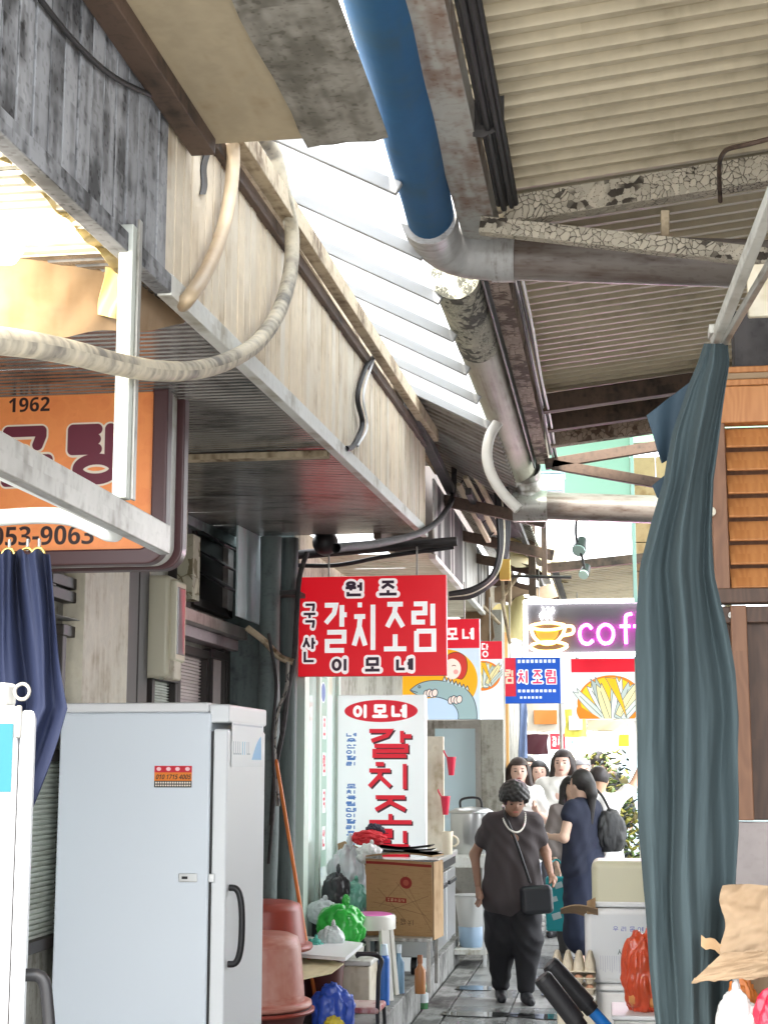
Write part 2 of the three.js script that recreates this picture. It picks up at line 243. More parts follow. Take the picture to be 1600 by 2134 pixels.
// ---------------------------------------------------------------- canopy over the fridges: planks, soffit, trims
const XF = -1.15, XW = -2.45;
const fasBot = (z) => 2.83 + 0.031 * (-z - 2.86), fasTop = (z) => fasBot(z) + 0.53;
{
  const c = thing('shop_canopy', 'long boarded canopy, soot-grey boards then cream boards, above the white fridges', 'canopy', [0, 0, 0]);
  const r = rng(9); let z = -2.3, k = 0;
  const zg = at(340, 520, { x: XF }).z;
  while (z > -9.35) {
    const greyOne = z > zg, w = greyOne ? 0.086 : 0.078, zc = z - w / 2;
    const g = box(0.012, 0.53, w - (greyOne ? 0.009 : 0.0085), 0, 0, 0, 0.003); const m = mesh('plank', uvm(g, 1, k * 0.37), (greyOne ? mt.greyPlank : mt.creamPlank)[Math.floor(r() * 3)], c);
    m.position.set(XF + (r() - 0.5) * 0.004, (fasBot(zc) + fasTop(zc)) / 2, zc); z -= w; k++;
  }
  mesh('backing_board', bar(V(XF - 0.02, (fasBot(-2.3) + fasTop(-2.3)) / 2, -2.3), V(XF - 0.02, (fasBot(-9.35) + fasTop(-9.35)) / 2, -9.35), 0.014, 0.52), mt.black, c);
  const tr = (z0, z1, y, h, t, m, name, dx = 0) => mesh(name, bar(V(XF + dx, fasBot(z0) + y, z0), V(XF + dx, fasBot(z1) + y, z1), t, h), m, c);
  tr(-2.3, zg, -0.015, 0.05, 0.045, mt.greyPlank[0], 'bottom_trim', 0.004);
  tr(zg, -9.35, -0.015, 0.06, 0.04, mt.whiteDirty, 'bottom_trim', 0.006);
  tr(zg - 0.1, -9.35, 0.545, 0.05, 0.04, mt.brown, 'top_trim', 0.01);
  // soffit sheets, ribs across the alley
  for (let s = 0; s < 12; s++) {
    const z0 = -2.3 - s * 0.59, z1 = z0 - 0.585, y0 = fasBot(z0) - 0.012, y1 = fasBot(z1) - 0.012;
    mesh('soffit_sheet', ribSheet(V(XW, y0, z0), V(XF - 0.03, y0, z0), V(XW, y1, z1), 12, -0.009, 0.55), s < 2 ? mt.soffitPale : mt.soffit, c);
  }
  const b = at(700, 920, { x: XF }); mesh('cross_batten', bx(XW, XF - 0.03, fasBot(b.z) - 0.05, fasBot(b.z) - 0.022, b.z - 0.03, b.z + 0.03), mt.timber, c);
  mesh('canopy_top', bar(V((XF + XW) / 2, fasTop(-2.3) + 0.02, -2.3), V((XF + XW) / 2, fasTop(-9.35) + 0.02, -9.35), XF - XW - 0.05, 0.02), mt.dark, c);
}
{
  const st = sheet(patch(12, 2, (u, v) => at(mix(430, 442, u) - 14 * v + 3 * Math.sin(v * 9), mix(285, 405, v), { x: XF + 0.012 + 0.004 * Math.sin(v * 7) })), 0.003); tag(mesh('tar_strip', st, mt.black), 'black torn tar strip hanging on the cream canopy boards', 'strip');
}
{ // dirty lapped sheet edge across the grey boards, made as a thin tube
  const p = [[70, -20], [150, 80], [230, 155], [330, 205], [400, 235], [440, 265]].map(([x, y], i) => at(x, y, { x: XF + 0.018 }));
  tag(mesh('lapped_edge_tube', tube(p, 0.007, 40, 6), mt.rubber), 'dirty lapped sheet edge across the grey canopy boards, made as a thin black tube', 'cable');
}

// ---------------------------------------------------------------- beige ceiling board and its beam
{
  const c = thing('ceiling_board', 'stained beige ceiling board with peeling plaster edge beside the blue pipe', 'ceiling board');
  const y = 3.32; mesh('board', bx(-1.1, -0.80, y, y + 0.02, -2.2, -3.98, 0.004), mt.beige, c);
  mesh('board', bx(-1.098, -0.80, y + 0.002, y + 0.022, -1.2, -2.196, 0.004), mt.beige, c);
  const rows = patch(26, 6, (u, v) => V(mix(-0.815, -0.585, u) + 0.022 * (fbm(0.2, v, 14, 3, 31) - 0.5) * (u < 0.05 ? 1 : 0), y - 0.006 - 0.02 * fbm(u * 0.4, v, 8, 3, 7) + (u > 0.9 ? 0.012 : 0), mix(-1.2, -3.99, v)));
  mesh('peeling_edge', sheet(rows, 0.015), mt.plaster, c);
  mesh('edge_beam', bar(V(-1.1, y - 0.015, -2.2), V(-1.1, y - 0.015, -3.95), 0.07, 0.06), mt.brown, c);
}

// ---------------------------------------------------------------- sloping skylight
const skyY = (x) => 3.74 + (x + 1.2) * -0.52;
{
  const c = thing('skylight', 'sloping white translucent skylight panes between canopy and gutter pipe', 'skylight');
  const pane = P([0.93, 0.95, 0.97], 0.7, { transmission: 0.62, thickness: 0 });
  const zs = [-4.02, -4.75, -5.42, -5.98, -6.55, -7.15, -7.75, -8.35];
  for (let i = 0; i + 1 < zs.length; i++) { const g = box(0.62, 0.006, zs[i] - zs[i + 1] - 0.01, 0, 0, 0, 0.001); const m = mesh('pane', g, pane, c); m.rotation.z = -Math.atan(0.52); m.position.set(-0.97, skyY(-0.97) + 0.03, (zs[i] + zs[i + 1]) / 2); }
  for (const z of zs.slice(1)) mesh('glazing_bar', bar(V(-1.24, skyY(-1.24), z), V(-0.66, skyY(-0.66), z), 0.026, 0.045), M([0.38, 0.39, 0.4], 0.6), c);
  mesh('rail', bar(V(-1.085, fasTop(-4) + 0.075, -3.99), V(-1.085, fasTop(-9.4) + 0.075, -9.4), 0.05, 0.075), mt.timber, c);
  mesh('rail', bar(V(-1.235, 3.67, -3.99), V(-1.235, 3.71, -10.9), 0.05, 0.07), mt.timber, c);
  mesh('rail', bar(V(-1.12, fasTop(-4) + 0.135, -3.99), V(-1.12, fasTop(-9.4) + 0.135, -9.4), 0.03, 0.04), mt.brown, c);
  mesh('upper_kerb', bar(V(-1.3, 3.78, -3.99), V(-1.3, 3.8, -10.9), 0.05, 0.12), mt.whiteDirty, c);
  const d = thing('metal_lean_to_roof', 'dark ribbed metal roof sloping from the canopy to the gutter, past the skylight', 'roof');
  for (let s = 0; s < 12; s++) { const z0 = -8.4 - s * 0.66, z1 = z0 - 0.66; mesh('roof_sheet', ribSheet(V(-1.3, skyY(-1.3) + 0.02, z0), V(-0.62, skyY(-0.62) + 0.02, z0), V(-1.3, skyY(-1.3) + 0.02, z1), 5, 0.02), mt.roofSteel, d); }
  mesh('purlin', bar(V(-1.12, 3.62, -8.45), V(-1.12, 3.5, -11), 0.06, 0.06), mt.dark, d);
}

// ---------------------------------------------------------------- broad corrugated roof and its steelwork
const roofY = (x) => 3.66 + 0.11 * (x + 0.42);
{
  const c = thing('corrugated_roof', 'cream corrugated metal roof with rust spots over the alley', 'roof');
  for (let s = -4; s < 9; s++) {
    const z0 = -2.1 - s * 0.8, z1 = z0 - 0.805; mesh('roof_sheet', ribSheet(V(-0.42, roofY(-0.42) - 0.006, z0), V(1.75, roofY(1.75) - 0.006, z0), V(-0.42, roofY(-0.42) + 0.004, z1 - 0.02), 8, 0.028, 0.5), mt.roof, c);
    const sg = []; for (const x of [-0.3, 0.28, 0.9]) for (let k = 0; k < 8; k += 2) sg.push(new THREE.CylinderGeometry(0.007, 0.007, 0.012, 6).translate(x, roofY(x) - 0.006, z0 - (k + 0.25) * 0.1)); if (s >= 0) mesh('screws', j(...sg), mt.brown, c).userData.kind = 'stuff';
  }
  for (const [z, m] of [[-5.32, mt.flake], [-8.35, mt.brown], [-8.85, mt.brown], [-9.3, mt.flakePink]]) mesh('cross_beam', bar(V(-0.36, roofY(-0.42) - 0.09, z), V(1.7, roofY(1.7) - 0.09, z), 0.07, 0.1), m, c);
  const d0 = at(1000, 470, { z: -5.26 }), d1 = at(1490, 525, { z: -5.26 }); d1.add(d1.clone().sub(d0).multiplyScalar(0.5)); mesh('truss_diagonal', bar(d0, d1, 0.05, 0.06), mt.flake, c);
  mesh('truss_post', bar(at(1385, 440, { z: -5.3 }), at(1385, 525, { z: -5.3 }), 0.03, 0.03), mt.timber, c);
  for (const [a, b] of [[[1135, 968], [1400, 925]], [[1150, 968], [1400, 1012]]]) mesh('truss_diagonal', bar(at(...a, { z: -9.7 }), at(...b, { z: -9.7 }), 0.05, 0.065), mt.brown, c);
  mesh('edge_beam', bar(V(-0.455, 3.585, 1.1), V(-0.455, 3.585, -5.9), 0.13, 0.1), dirty([0.42, 0.42, 0.4], [0.2, 0.13, 0.1], 0.34, 292, { rough: 0.85, bump: 0.004 }), c);
  mesh('edge_beam', bar(V(-0.43, 3.584, -5.902), V(-0.43, 3.584, -9.9), 0.083, 0.1), mt.flakePink, c);
  mesh('edge_strip', bar(V(-0.487, 3.57, -5.9), V(-0.487, 3.57, -9.9), 0.012, 0.13), mt.black, c);
  mesh('rafter', bar(V(0.62, roofY(0.6) - 0.07, -2.3), V(0.62, roofY(0.6) - 0.07, -4.9), 0.06, 0.09), mt.brown, c);
  const rag = sheet(patch(4, 3, (u, v) => { const p = at(mix(985, 1050, u), mix(180, 285, v) - 15 * u, { z: -4.5 }); p.y += 0.01 * Math.sin(u * 5 + v * 3); return p; }), 0.004);
  tag(mesh('felt_scrap', rag, mt.dark), 'torn dark felt scrap hanging from the corrugated roof beside the cables', 'felt scrap');
  // cable bundle along the beam
  const cb = thing('cable_bundle', 'bundle of black cables running along the flaking roof beam', 'cables'); const r = rng(3);
  for (let i = 0; i < 5; i++) mesh('cable', tube([-2.1, -2.9, -3.7, -4.5, -5.2].map((z) => V(-0.365 + 0.014 * i + (r() - 0.5) * 0.012, 3.565 - (i % 2) * 0.016 - r() * 0.015, z)), 0.008 + r() * 0.004, 30, 7), mt.rubber, cb);
  const cb2 = thing('cable_bundle', 'pale and black wires strung along the reddish far roof beam', 'cables');
  for (let i = 0; i < 4; i++) mesh('cable', tube([-5.6, -6.6, -7.6, -8.6, -9.7].map((z) => V(-0.37 + 0.012 * i + (r() - 0.5) * 0.014, 3.56 - r() * 0.03, z)), 0.007, 30, 7), i % 2 ? mt.white : mt.rubber, cb2);
  const wr = tube([at(745, 108, { z: -3.95 }), at(800, 95, { z: -3.9 }), at(860, 60, { z: -3.9 }), at(945, 5, { z: -3.9 })], 0.006, 30, 7); tag(mesh('tie_cord', wr, mt.cream), 'pale cord tied across the blue pipe', 'cord');
}

// ---------------------------------------------------------------- gutter pipes
const PX = -0.62, PY = 3.53;
{
  const c = thing('gutter_pipe', 'blue tarp-wrapped gutter pipe ending in a grey plastic elbow and crosspipe', 'pipe');
  const blue = dirty([0.016, 0.10, 0.235], [0.03, 0.09, 0.16], 0.15, 270, { rough: 0.8, x: {} });
  const z1 = -5.35, rows = patch(40, 28, (u, v) => { const a = u * 6.2832, k = mix(-0.9, 1, v), rr = mix(0.098, 0.083, k) + 0.0035 * Math.sin(a * 3 + v * 21) * vnoise(u, v, 8, 3), n = at(795, 0, { z: -3.75 }), x = mix(n.x, PX, k), y = mix(n.y, PY, k), z = mix(n.z, z1, k); return V(x + Math.cos(a) * rr, y + Math.sin(a) * rr, z); });
  mesh('wrap', sheet(rows, 0), blue, c);
  const gp = dirty([0.42, 0.42, 0.42], [0.2, 0.18, 0.16], 0.2, 275, { rough: 0.35 });
  const grimy = dirty([0.26, 0.23, 0.21], [0.1, 0.065, 0.05], 0.38, 277, { rough: 0.4 });
  const q = [V(PX, PY, z1 + 0.12), V(PX, PY, z1 - 0.02), V(PX + 0.015, PY - 0.005, z1 - 0.12), V(PX + 0.07, PY - 0.015, z1 - 0.2), V(PX + 0.16, PY - 0.025, z1 - 0.235), V(PX + 0.28, PY - 0.03, z1 - 0.24)];
  mesh('elbow', tube(q, 0.093, 40, 28), gp, c);
  mesh('elbow_collar', rod(V(PX, PY, z1 + 0.13), V(PX, PY, z1 + 0.03), 0.1, 28), gp, c);
  mesh('elbow_collar', rod(V(PX + 0.2, PY - 0.028, z1 - 0.24), V(PX + 0.285, PY - 0.032, z1 - 0.24), 0.1, 28), gp, c);
  mesh('crosspipe', rod(V(PX + 0.22, PY - 0.03, z1 - 0.24), V(1.75, PY - 0.2, z1 - 0.26), 0.09, 28), grimy, c);
  const d = thing('gutter_duct', 'weathered steel gutter duct dropping into a crosspipe past the grey elbow', 'duct');
  mesh('duct', rod(V(PX + 0.02, PY + 0.02, -5.95), V(PX + 0.02, PY + 0.03, -7.0), 0.1, 24), flaky([0.5, 0.49, 0.38], [0.09, 0.09, 0.07], 36, 280, 0.55), d);
  mesh('duct', rod(V(PX + 0.02, PY + 0.031, -7.0), V(PX + 0.02, PY + 0.05, -10.3), 0.099, 24), dirty([0.44, 0.43, 0.34], [0.2, 0.17, 0.12], 0.2, 294, { rough: 0.6, metal: 0.15 }), d);
  const e0 = at(1098, 975, { z: -10.3 }), e1 = at(1098, 1050, { z: -10.3 });
  mesh('drop', tube([V(e0.x, PY + 0.05, -10.22), V(e0.x, PY + 0.0, -10.32), V(e0.x, e1.y + 0.1, -10.34), V(e0.x, e1.y, -10.34)], 0.095, 24, 20), mt.steel, d);
  mesh('drop_collar', rod(V(e0.x - 0.1, e1.y - 0.01, -10.34), V(e0.x + 0.13, e1.y - 0.012, -10.34), 0.107, 24), mt.steel, d);
  mesh('crosspipe', rod(V(e0.x + 0.1, e1.y - 0.01, -10.34), V(1.6, e1.y - 0.13, -10.34), 0.095, 24), grimy, d);
}
{ // hoses and cables on the canopy front
  const hose = (name, px, r, m, lab, x0, seg = 70) => tag(mesh(name, tube(px.map(([x, y, dx]) => at(x, y, { x: x0 + (dx || 0) })), r, seg, 14), m), lab, name === 'cable' ? 'cable' : 'hose');
  hose('drain_hose', [[468, 225, -0.03], [482, 260], [486, 330], [478, 420], [458, 500], [425, 575], [392, 622, 0], [372, 640, -0.1], [352, 648, -0.2]], 0.021, dirty([0.55, 0.43, 0.29], [0.4, 0.28, 0.17], 0.1, 285, { rough: 0.5 }), 'smooth tan hose hanging in front of the canopy boards', XF + 0.05);
  hose('insulated_hose', [[548, 282, -0.05], [572, 320, -0.02], [590, 400], [608, 480], [606, 560], [585, 640], [540, 710], [475, 752], [400, 772], [320, 772], [240, 758], [150, 735], [60, 718], [-40, 706]], 0.026, dirty([0.56, 0.5, 0.38], [0.12, 0.11, 0.1], 0.3, 290, { rough: 0.7, bump: 0.004 }), 'thick hose in cracked cream wrapping, looping under the canopy', XF + 0.07, 120);
  hose('cable', [[785, 690], [790, 720], [760, 770], [745, 830], [755, 880], [735, 930], [722, 935]], 0.012, mt.rubber, 'black cable dropping down the cream canopy boards', XF + 0.03);
  hose('cable', [[800, 700], [775, 760], [757, 830], [765, 885], [745, 930]], 0.006, mt.white, 'thin white wire beside the black canopy cable', XF + 0.035);
  hose('cable', [[930, 900], [945, 960], [945, 1020], [925, 1070], [885, 1105], [800, 1130], [700, 1142]], 0.02, mt.dark, 'thick dark conduit curving round the end of the canopy', -1.1);
  const h2 = tube([[1037, 880], [1022, 905], [1014, 945], [1022, 985], [1045, 1025], [1080, 1062]].map(([x, y]) => at(x, y, { z: -8.25 })), 0.03, 40, 16); tag(mesh('drain_hose', h2, M([0.86, 0.85, 0.8], 0.45)), 'white curved hose beside the steel duct', 'hose');
  tag(mesh('cable', tube([[1025, 860], [1045, 882], [1075, 884], [1100, 870]].map(([x, y]) => at(x, y, { z: -9.6 })), 0.006, 20, 6), mt.rubber), 'thin black wire looped round the steel duct', 'cable');
}

// ---------------------------------------------------------------- shop building behind the fridges
{
  const c = thing('shop_building', 'old low shop with cream pilaster, shutters and louvre window behind the fridges', 'building');
  mesh('wall', bx(XW - 0.2, XW, 0, 3.15, -3, -9.75, 0.01), mt.wall, c);
  const w = (p0, p1, d, m, name, x = XW) => { const a = at(p0[0], p0[1], { x: x + d }), b = at(p1[0], p1[1], { x: x + d }); return mesh(name, bx(x - 0.01, x + d, Math.min(a.y, b.y), Math.max(a.y, b.y), a.z, b.z, 0.006), m, c); };
  // pilaster, posts and pipes
  w([182, 1100], [232, 1480], 0.1, mt.cream, 'pilaster'); w([236, 1100], [264, 1480], 0.07, mt.cream, 'pilaster');
  w([268, 1100], [284, 1480], 0.06, mt.frame, 'post'); w([286, 1100], [296, 1480], 0.05, mt.cream, 'pipe'); w([296, 1100], [306, 1480], 0.06, mt.frame, 'post');
  const win = (p0, p1, pm, ribs) => {
    const a = at(p0[0], p0[1], { x: XW + 0.03 }), b = at(p1[0], p1[1], { x: XW + 0.03 }), y0 = Math.min(a.y, b.y), y1 = Math.max(a.y, b.y), t = 0.05;
    const f = mesh('window', j(bx(XW, XW + 0.06, y0, y0 + t, a.z, b.z), bx(XW, XW + 0.06, y1 - t, y1, a.z, b.z), bx(XW, XW + 0.058, y0 + t, y1 - t, a.z, a.z - t), bx(XW, XW + 0.058, y0 + t, y1 - t, b.z, b.z + t)), mt.frame, c);
    mesh('pane', ribs ? ribSheet(V(XW + 0.02, y0 + t, a.z - t), V(XW + 0.02, y0 + t, b.z + t), V(XW + 0.02, y1 - t, a.z - t), ribs, 0.012, 0.5) : bx(XW + 0.01, XW + 0.025, y0 + t, y1 - t, a.z - t, b.z + t, 0), pm, f);
    return f;
  };
  const blind = dirty([0.6, 0.64, 0.58], [0.4, 0.42, 0.36], 0.12, 300, { rough: 0.6 });
  win([98, 1190], [180, 1268], blind); win([120, 1300], [178, 1500], blind, 10); win([20, 1560], [128, 1965], blind, 34);
  w([90, 1272], [182, 1298], 0.08, mt.grey, 'sill');
  win([398, 1080], [476, 1290], mt.frame);
  const sh = dirty([0.68, 0.6, 0.58], [0.45, 0.38, 0.36], 0.1, 305, { rough: 0.5 });
  win([308, 1395], [360, 1500], blind, 10); win([364, 1340], [425, 1500], sh, 16); win([432, 1352], [468, 1500], sh);
  w([360, 1282], [520, 1312], 0.16, mt.steel, 'ledge'); w([366, 1318], [512, 1340], 0.1, dirty([0.45, 0.38, 0.4], [0.2, 0.17, 0.17], 0.2, 307), 'ledge');
  w([470, 1345], [482, 1520], 0.05, mt.frame, 'post'); w([484, 1345], [512, 1520], 0.03, mt.brown, 'post');
  w([372, 1040], [398, 1290], 0.05, mt.frame, 'post'); w([478, 1075], [492, 1290], 0.06, dirty([0.5, 0.45, 0.43], [0.3, 0.25, 0.23], 0.2, 309), 'panel');
  w([404, 1112], [416, 1254], 0.14, flaky([0.55, 0.52, 0.4], [0.2, 0.17, 0.1], 14, 311, 0.65), 'louvre_post');
  for (const y of [1118, 1162, 1206]) { const a = at(425, y, { x: XW + 0.1 }), L = mesh('louvre', box(0.2, 0.012, 0.5), mt.black, c); L.position.set(a.x + 0.04, a.y, a.z - 0.25); L.rotation.z = -0.55; }
  mesh('soffit_conduit', bar(V(XW + 0.06, 2.93, -6), V(XW + 0.06, 3.0, -9.6), 0.07, 0.08), mt.pipeGreen, c);
}
{ // pale blue flap board, drain stack and vines of wire
  const a = at(497, 1052, { x: -2.2 }), b = at(549, 1300, { x: -2.2 });
  const pm = dirty([0.60, 0.72, 0.74], [0.55, 0.55, 0.6], 0.2, 315, { rough: 0.4 });
  const f = thing('flap_board', 'pale blue board propped open beside the louvre window', 'board', [0, 0, 0]);
  mesh('board', bx(-2.21, -2.195, at(497, 1285, { x: -2.2 }).y, a.y, a.z, b.z, 0.004), pm, f); mesh('bracket', bar(V(-2.44, a.y - 0.1, a.z - 0.1), V(-2.2, a.y - 0.1, a.z - 0.1), 0.02, 0.02), mt.frame, f);
  const s = thing('drain_stack', 'dark green-grey drain stack with old cloth wrapping beside the glass door', 'pipe');
  const z = -9.36, x = at(600, 1500, { z }).x;
  mesh('stack', rod(V(x, 0.2, z), V(x, 3.0, z), 0.055, 20), mt.pipeGreen, s);
  const x2 = at(560, 1500, { z: z + 0.2 }).x;
  mesh('wrapped_post', sheet(patch(30, 20, (u, v) => { const q = u * 6.2832, r = 0.055 + 0.02 * fbm(u, v, 5, 3, 8); return V(x2 + Math.cos(q) * r, mix(0.2, 2.98, v), z + 0.2 + Math.sin(q) * r); }), 0), mt.pipeGreen, s);
  mesh('bracket', bx(x2, x + 0.1, 2.62, 2.65, z - 0.02, z + 0.2), mt.dark, s);
  const k = thing('wire_tangle', 'tangle of dead vine-like wires climbing the drain stack', 'wires');
  const paths = [[[640, 1150], [625, 1200], [618, 1290], [612, 1380], [600, 1440], [590, 1520], [575, 1600], [566, 1720]], [[515, 1308], [550, 1335], [585, 1370], [612, 1380]], [[600, 1380], [596, 1440], [580, 1480], [572, 1560], [580, 1680]], [[560, 1320], [575, 1420], [568, 1540], [572, 1640], [560, 1800]]];
  paths.forEach((p, i) => mesh('wire', tube(p.map(([px, py]) => at(px, py, { z: z + 0.28 + i * 0.02 })), i === 1 ? 0.02 : 0.016 - i * 0.002, 50, 8), i === 1 ? mt.timber : i === 2 ? flaky([0.3, 0.28, 0.25], [0.05, 0.05, 0.05], 10, 318, 0.6) : mt.dark, k));
}

// ---------------------------------------------------------------- fridges
const fridgeMat = M([0.72, 0.785, 0.85], 0.3, { bumpMap: bumpFine, bumpScale: 0.0004 }), doorMat = M([0.80, 0.83, 0.85], 0.3);
{
  const z0 = -6.4, a = at(112, 1900, { z: z0 }), b = at(437, 1900, { z: z0 }), z1 = -7.12, top = at(300, 1470, { z: z0 }).y, xd = b.x + 0.065;
  const c = thing('upright_fridge', 'tall white upright fridge with black handle and red phone-number sticker', 'fridge', [0, 0, 0]);
  const L = (g) => g;
  mesh('cabinet', L(bx(a.x, b.x - 0.008, 0.3, top - 0.03, z0, z1, 0.012)), fridgeMat, c);
  mesh('top_cap', bx(a.x + 0.005, b.x - 0.02, top - 0.03, top + 0.012, z0 - 0.004, z1 + 0.004, 0.01), mt.white, c);
  mesh('header', bx(b.x - 0.02, xd + 0.004, top - 0.075, top + 0.004, z0 - 0.01, z1, 0.01), doorMat, c);
  const d = mesh('door', bx(b.x, xd, 0.34, top - 0.1, z0 - 0.006, z1 + 0.004, 0.012), doorMat, c);
  mesh('gasket', bx(b.x - 0.008, b.x - 0.0005, 0.35, top - 0.11, z0 - 0.01, z1 + 0.01, 0), mt.black, d);
  const hy0 = 0.34, hx = xd; { const y1 = at(460, 1850, { z: z0 - 0.06 }).y, y0 = at(460, 2010, { z: z0 - 0.06 }).y, zz = z0 - 0.07;
    mesh('handle', tube([V(hx - 0.01, y1, zz), V(hx + 0.03, y1 - 0.005, zz), V(hx + 0.05, y1 - 0.05, zz), V(hx + 0.05, y0 + 0.05, zz), V(hx + 0.03, y0 + 0.005, zz), V(hx - 0.01, y0, zz)], 0.014, 50, 10), mt.black, d); }
  const st = canvas(256, 152, (g, w, h) => { g.fillStyle = '#e8801c'; g.fillRect(0, 0, w, h); g.fillStyle = '#d0142c'; g.fillRect(0, 0, w, 46); g.fillStyle = '#ffd2d6'; for (const x of [30, 96, 158, 226]) { g.beginPath(); g.ellipse(x, 22, 16, 14, 0, 0, 7); g.fill(); } g.fillStyle = '#1a1208'; g.font = 'italic bold 46px sans-serif'; g.fillText('010 1715 4005', 8, 94, 240); g.fillStyle = '#222'; g.fillRect(0, 106, w, 46); g.fillStyle = '#f4e8d8'; for (let i = 0; i < 15; i++) { g.fillRect(8 + i * 16.4, 112, 11, 13); g.fillRect(8 + i * 16.4, 132, 11, 12); } });
  const s = rect(322, 1596, 400, 1641, z0 + 0.003), sm_ = mesh('sticker', face(s.w, s.h).translate(s.x, s.y, s.z), M([1, 1, 1], 0.5, { map: st }), c); sm_.userData.label = 'small red and orange sticker with a handwritten-style phone number';
  const l = rect(373, 1820, 412, 1838, z0); mesh('latch', bx(l.x0, l.x1, l.y0, l.y1, z0, z0 + 0.008, 0.003), mt.stainless, c); mesh('latch_catch', bx(b.x - 0.005, b.x + 0.02, l.y0, l.y1, z0 - 0.002, z0 + 0.012, 0.003), mt.stainless, c); mesh('latch_slot', bx(l.x0 + 0.015, l.x0 + 0.04, l.y0 + 0.012, l.y1 - 0.012, z0 + 0.008, z0 + 0.0095, 0), mt.black, c);
  const logo = canvas(256, 128, (g, w, h) => { g.fillStyle = '#dde3e6'; g.fillRect(0, 0, w, h); g.strokeStyle = '#9aa6b4'; g.lineWidth = 5; g.beginPath(); g.moveTo(10, 12); g.lineTo(246, 12); g.stroke(); g.font = '48px sans-serif'; g.fillStyle = '#7d93a0'; [[14, 4], [30, 4], [46, 5], [62, 4], [118, 5], [132, 4]].forEach(([x, k]) => { g.fillRect(x, 58, k, 36); g.fillRect(x, 90, 12, 4); }); g.fillStyle = '#5fb4d4'; g.fillRect(82, 58, 7, 36); g.fillRect(98, 58, 7, 36); g.fillStyle = '#2aa0dc'; g.beginPath(); g.moveTo(160, 108); g.quadraticCurveTo(196, 52, 236, 40); g.lineTo(240, 108); g.closePath(); g.fill(); });
  const ly = at(500, 1550, { x: xd }).y, lm = mesh('logo_panel', face(0.6, 0.2).rotateY(Math.PI / 2).translate(xd + 0.003, ly, (z0 + z1) / 2), M([1, 1, 1], 0.35, { map: logo }), d);
  // plinth so that the fridge stands on the step
  mesh('plinth', bx(a.x + 0.02, b.x - 0.03, 0.2, 0.32, z0 - 0.02, z1 + 0.02, 0.004), mt.black, c);
}
{
  const z0 = -3.0, b = at(30, 1800, { z: z0 }), z1 = -3.38, top = at(20, 1470, { z: z0 }).y, x0 = b.x - 0.62;
  const c = thing('upright_fridge', 'white upright fridge with teal sticker beside the navy cloth', 'fridge', [0, 0, 0]);
  mesh('cabinet', bx(x0, b.x, 0.1, top, z0, z1, 0.012), dirty([0.42, 0.42, 0.43], [0.32, 0.3, 0.3], 0.12, 320, { rough: 0.4 }), c);
  const xd = b.x + 0.03; const d = mesh('door', bx(b.x + 0.002, xd, 0.14, top - 0.01, z0 + 0.005, z1, 0.008), doorMat, c);
  const y1 = at(50, 2040, { z: z0 }).y; mesh('handle', tube([V(xd - 0.01, y1, z0 - 0.05), V(xd + 0.03, y1 - 0.005, z0 - 0.05), V(xd + 0.045, y1 - 0.06, z0 - 0.05), V(xd + 0.045, y1 - 0.3, z0 - 0.05), V(xd - 0.01, y1 - 0.36, z0 - 0.05)], 0.013, 40, 10), mt.black, d);
  const s = rect(-60, 1508, 26, 1650, z0 + 0.002); mesh('sticker', bx(s.x0, s.x1, s.y0, s.y1, z0, z0 + 0.003, 0), M([0.006, 0.12, 0.15], 0.4), c);
  const hg = rect(30, 1470, 42, 1538, z0 + 0.01); mesh('hinge', bx(hg.x0, hg.x1, hg.y0, hg.y1, z0, z0 + 0.02, 0.004), mt.steel, c);
  mesh('plinth', bx(x0 + 0.02, b.x - 0.02, 0, 0.12, z0 - 0.02, z1 + 0.02), mt.black, c);
  c.children.forEach((m) => m.position.set(-b.x, 0, -z0)); c.position.set(b.x, 0, z0); c.rotation.y = 0.36;
  const bb = rect(-120, 1402, 38, 1450, z0 - 0.05), t = thing('white_case', 'shallow white metal case with ring catch on the fridge with teal sticker', 'case');
  mesh('case', bx(bb.x0, bb.x1 - 0.02, top + 0.001, top + 0.001 + bb.h, z0 - 0.04, z0 - 0.1, 0.008), mt.whiteDirty, t); mesh('catch', new THREE.TorusGeometry(0.016, 0.004, 6, 16).translate(bb.x1 + 0.01, top + 0.03, z0 - 0.05), mt.steel, t);
}

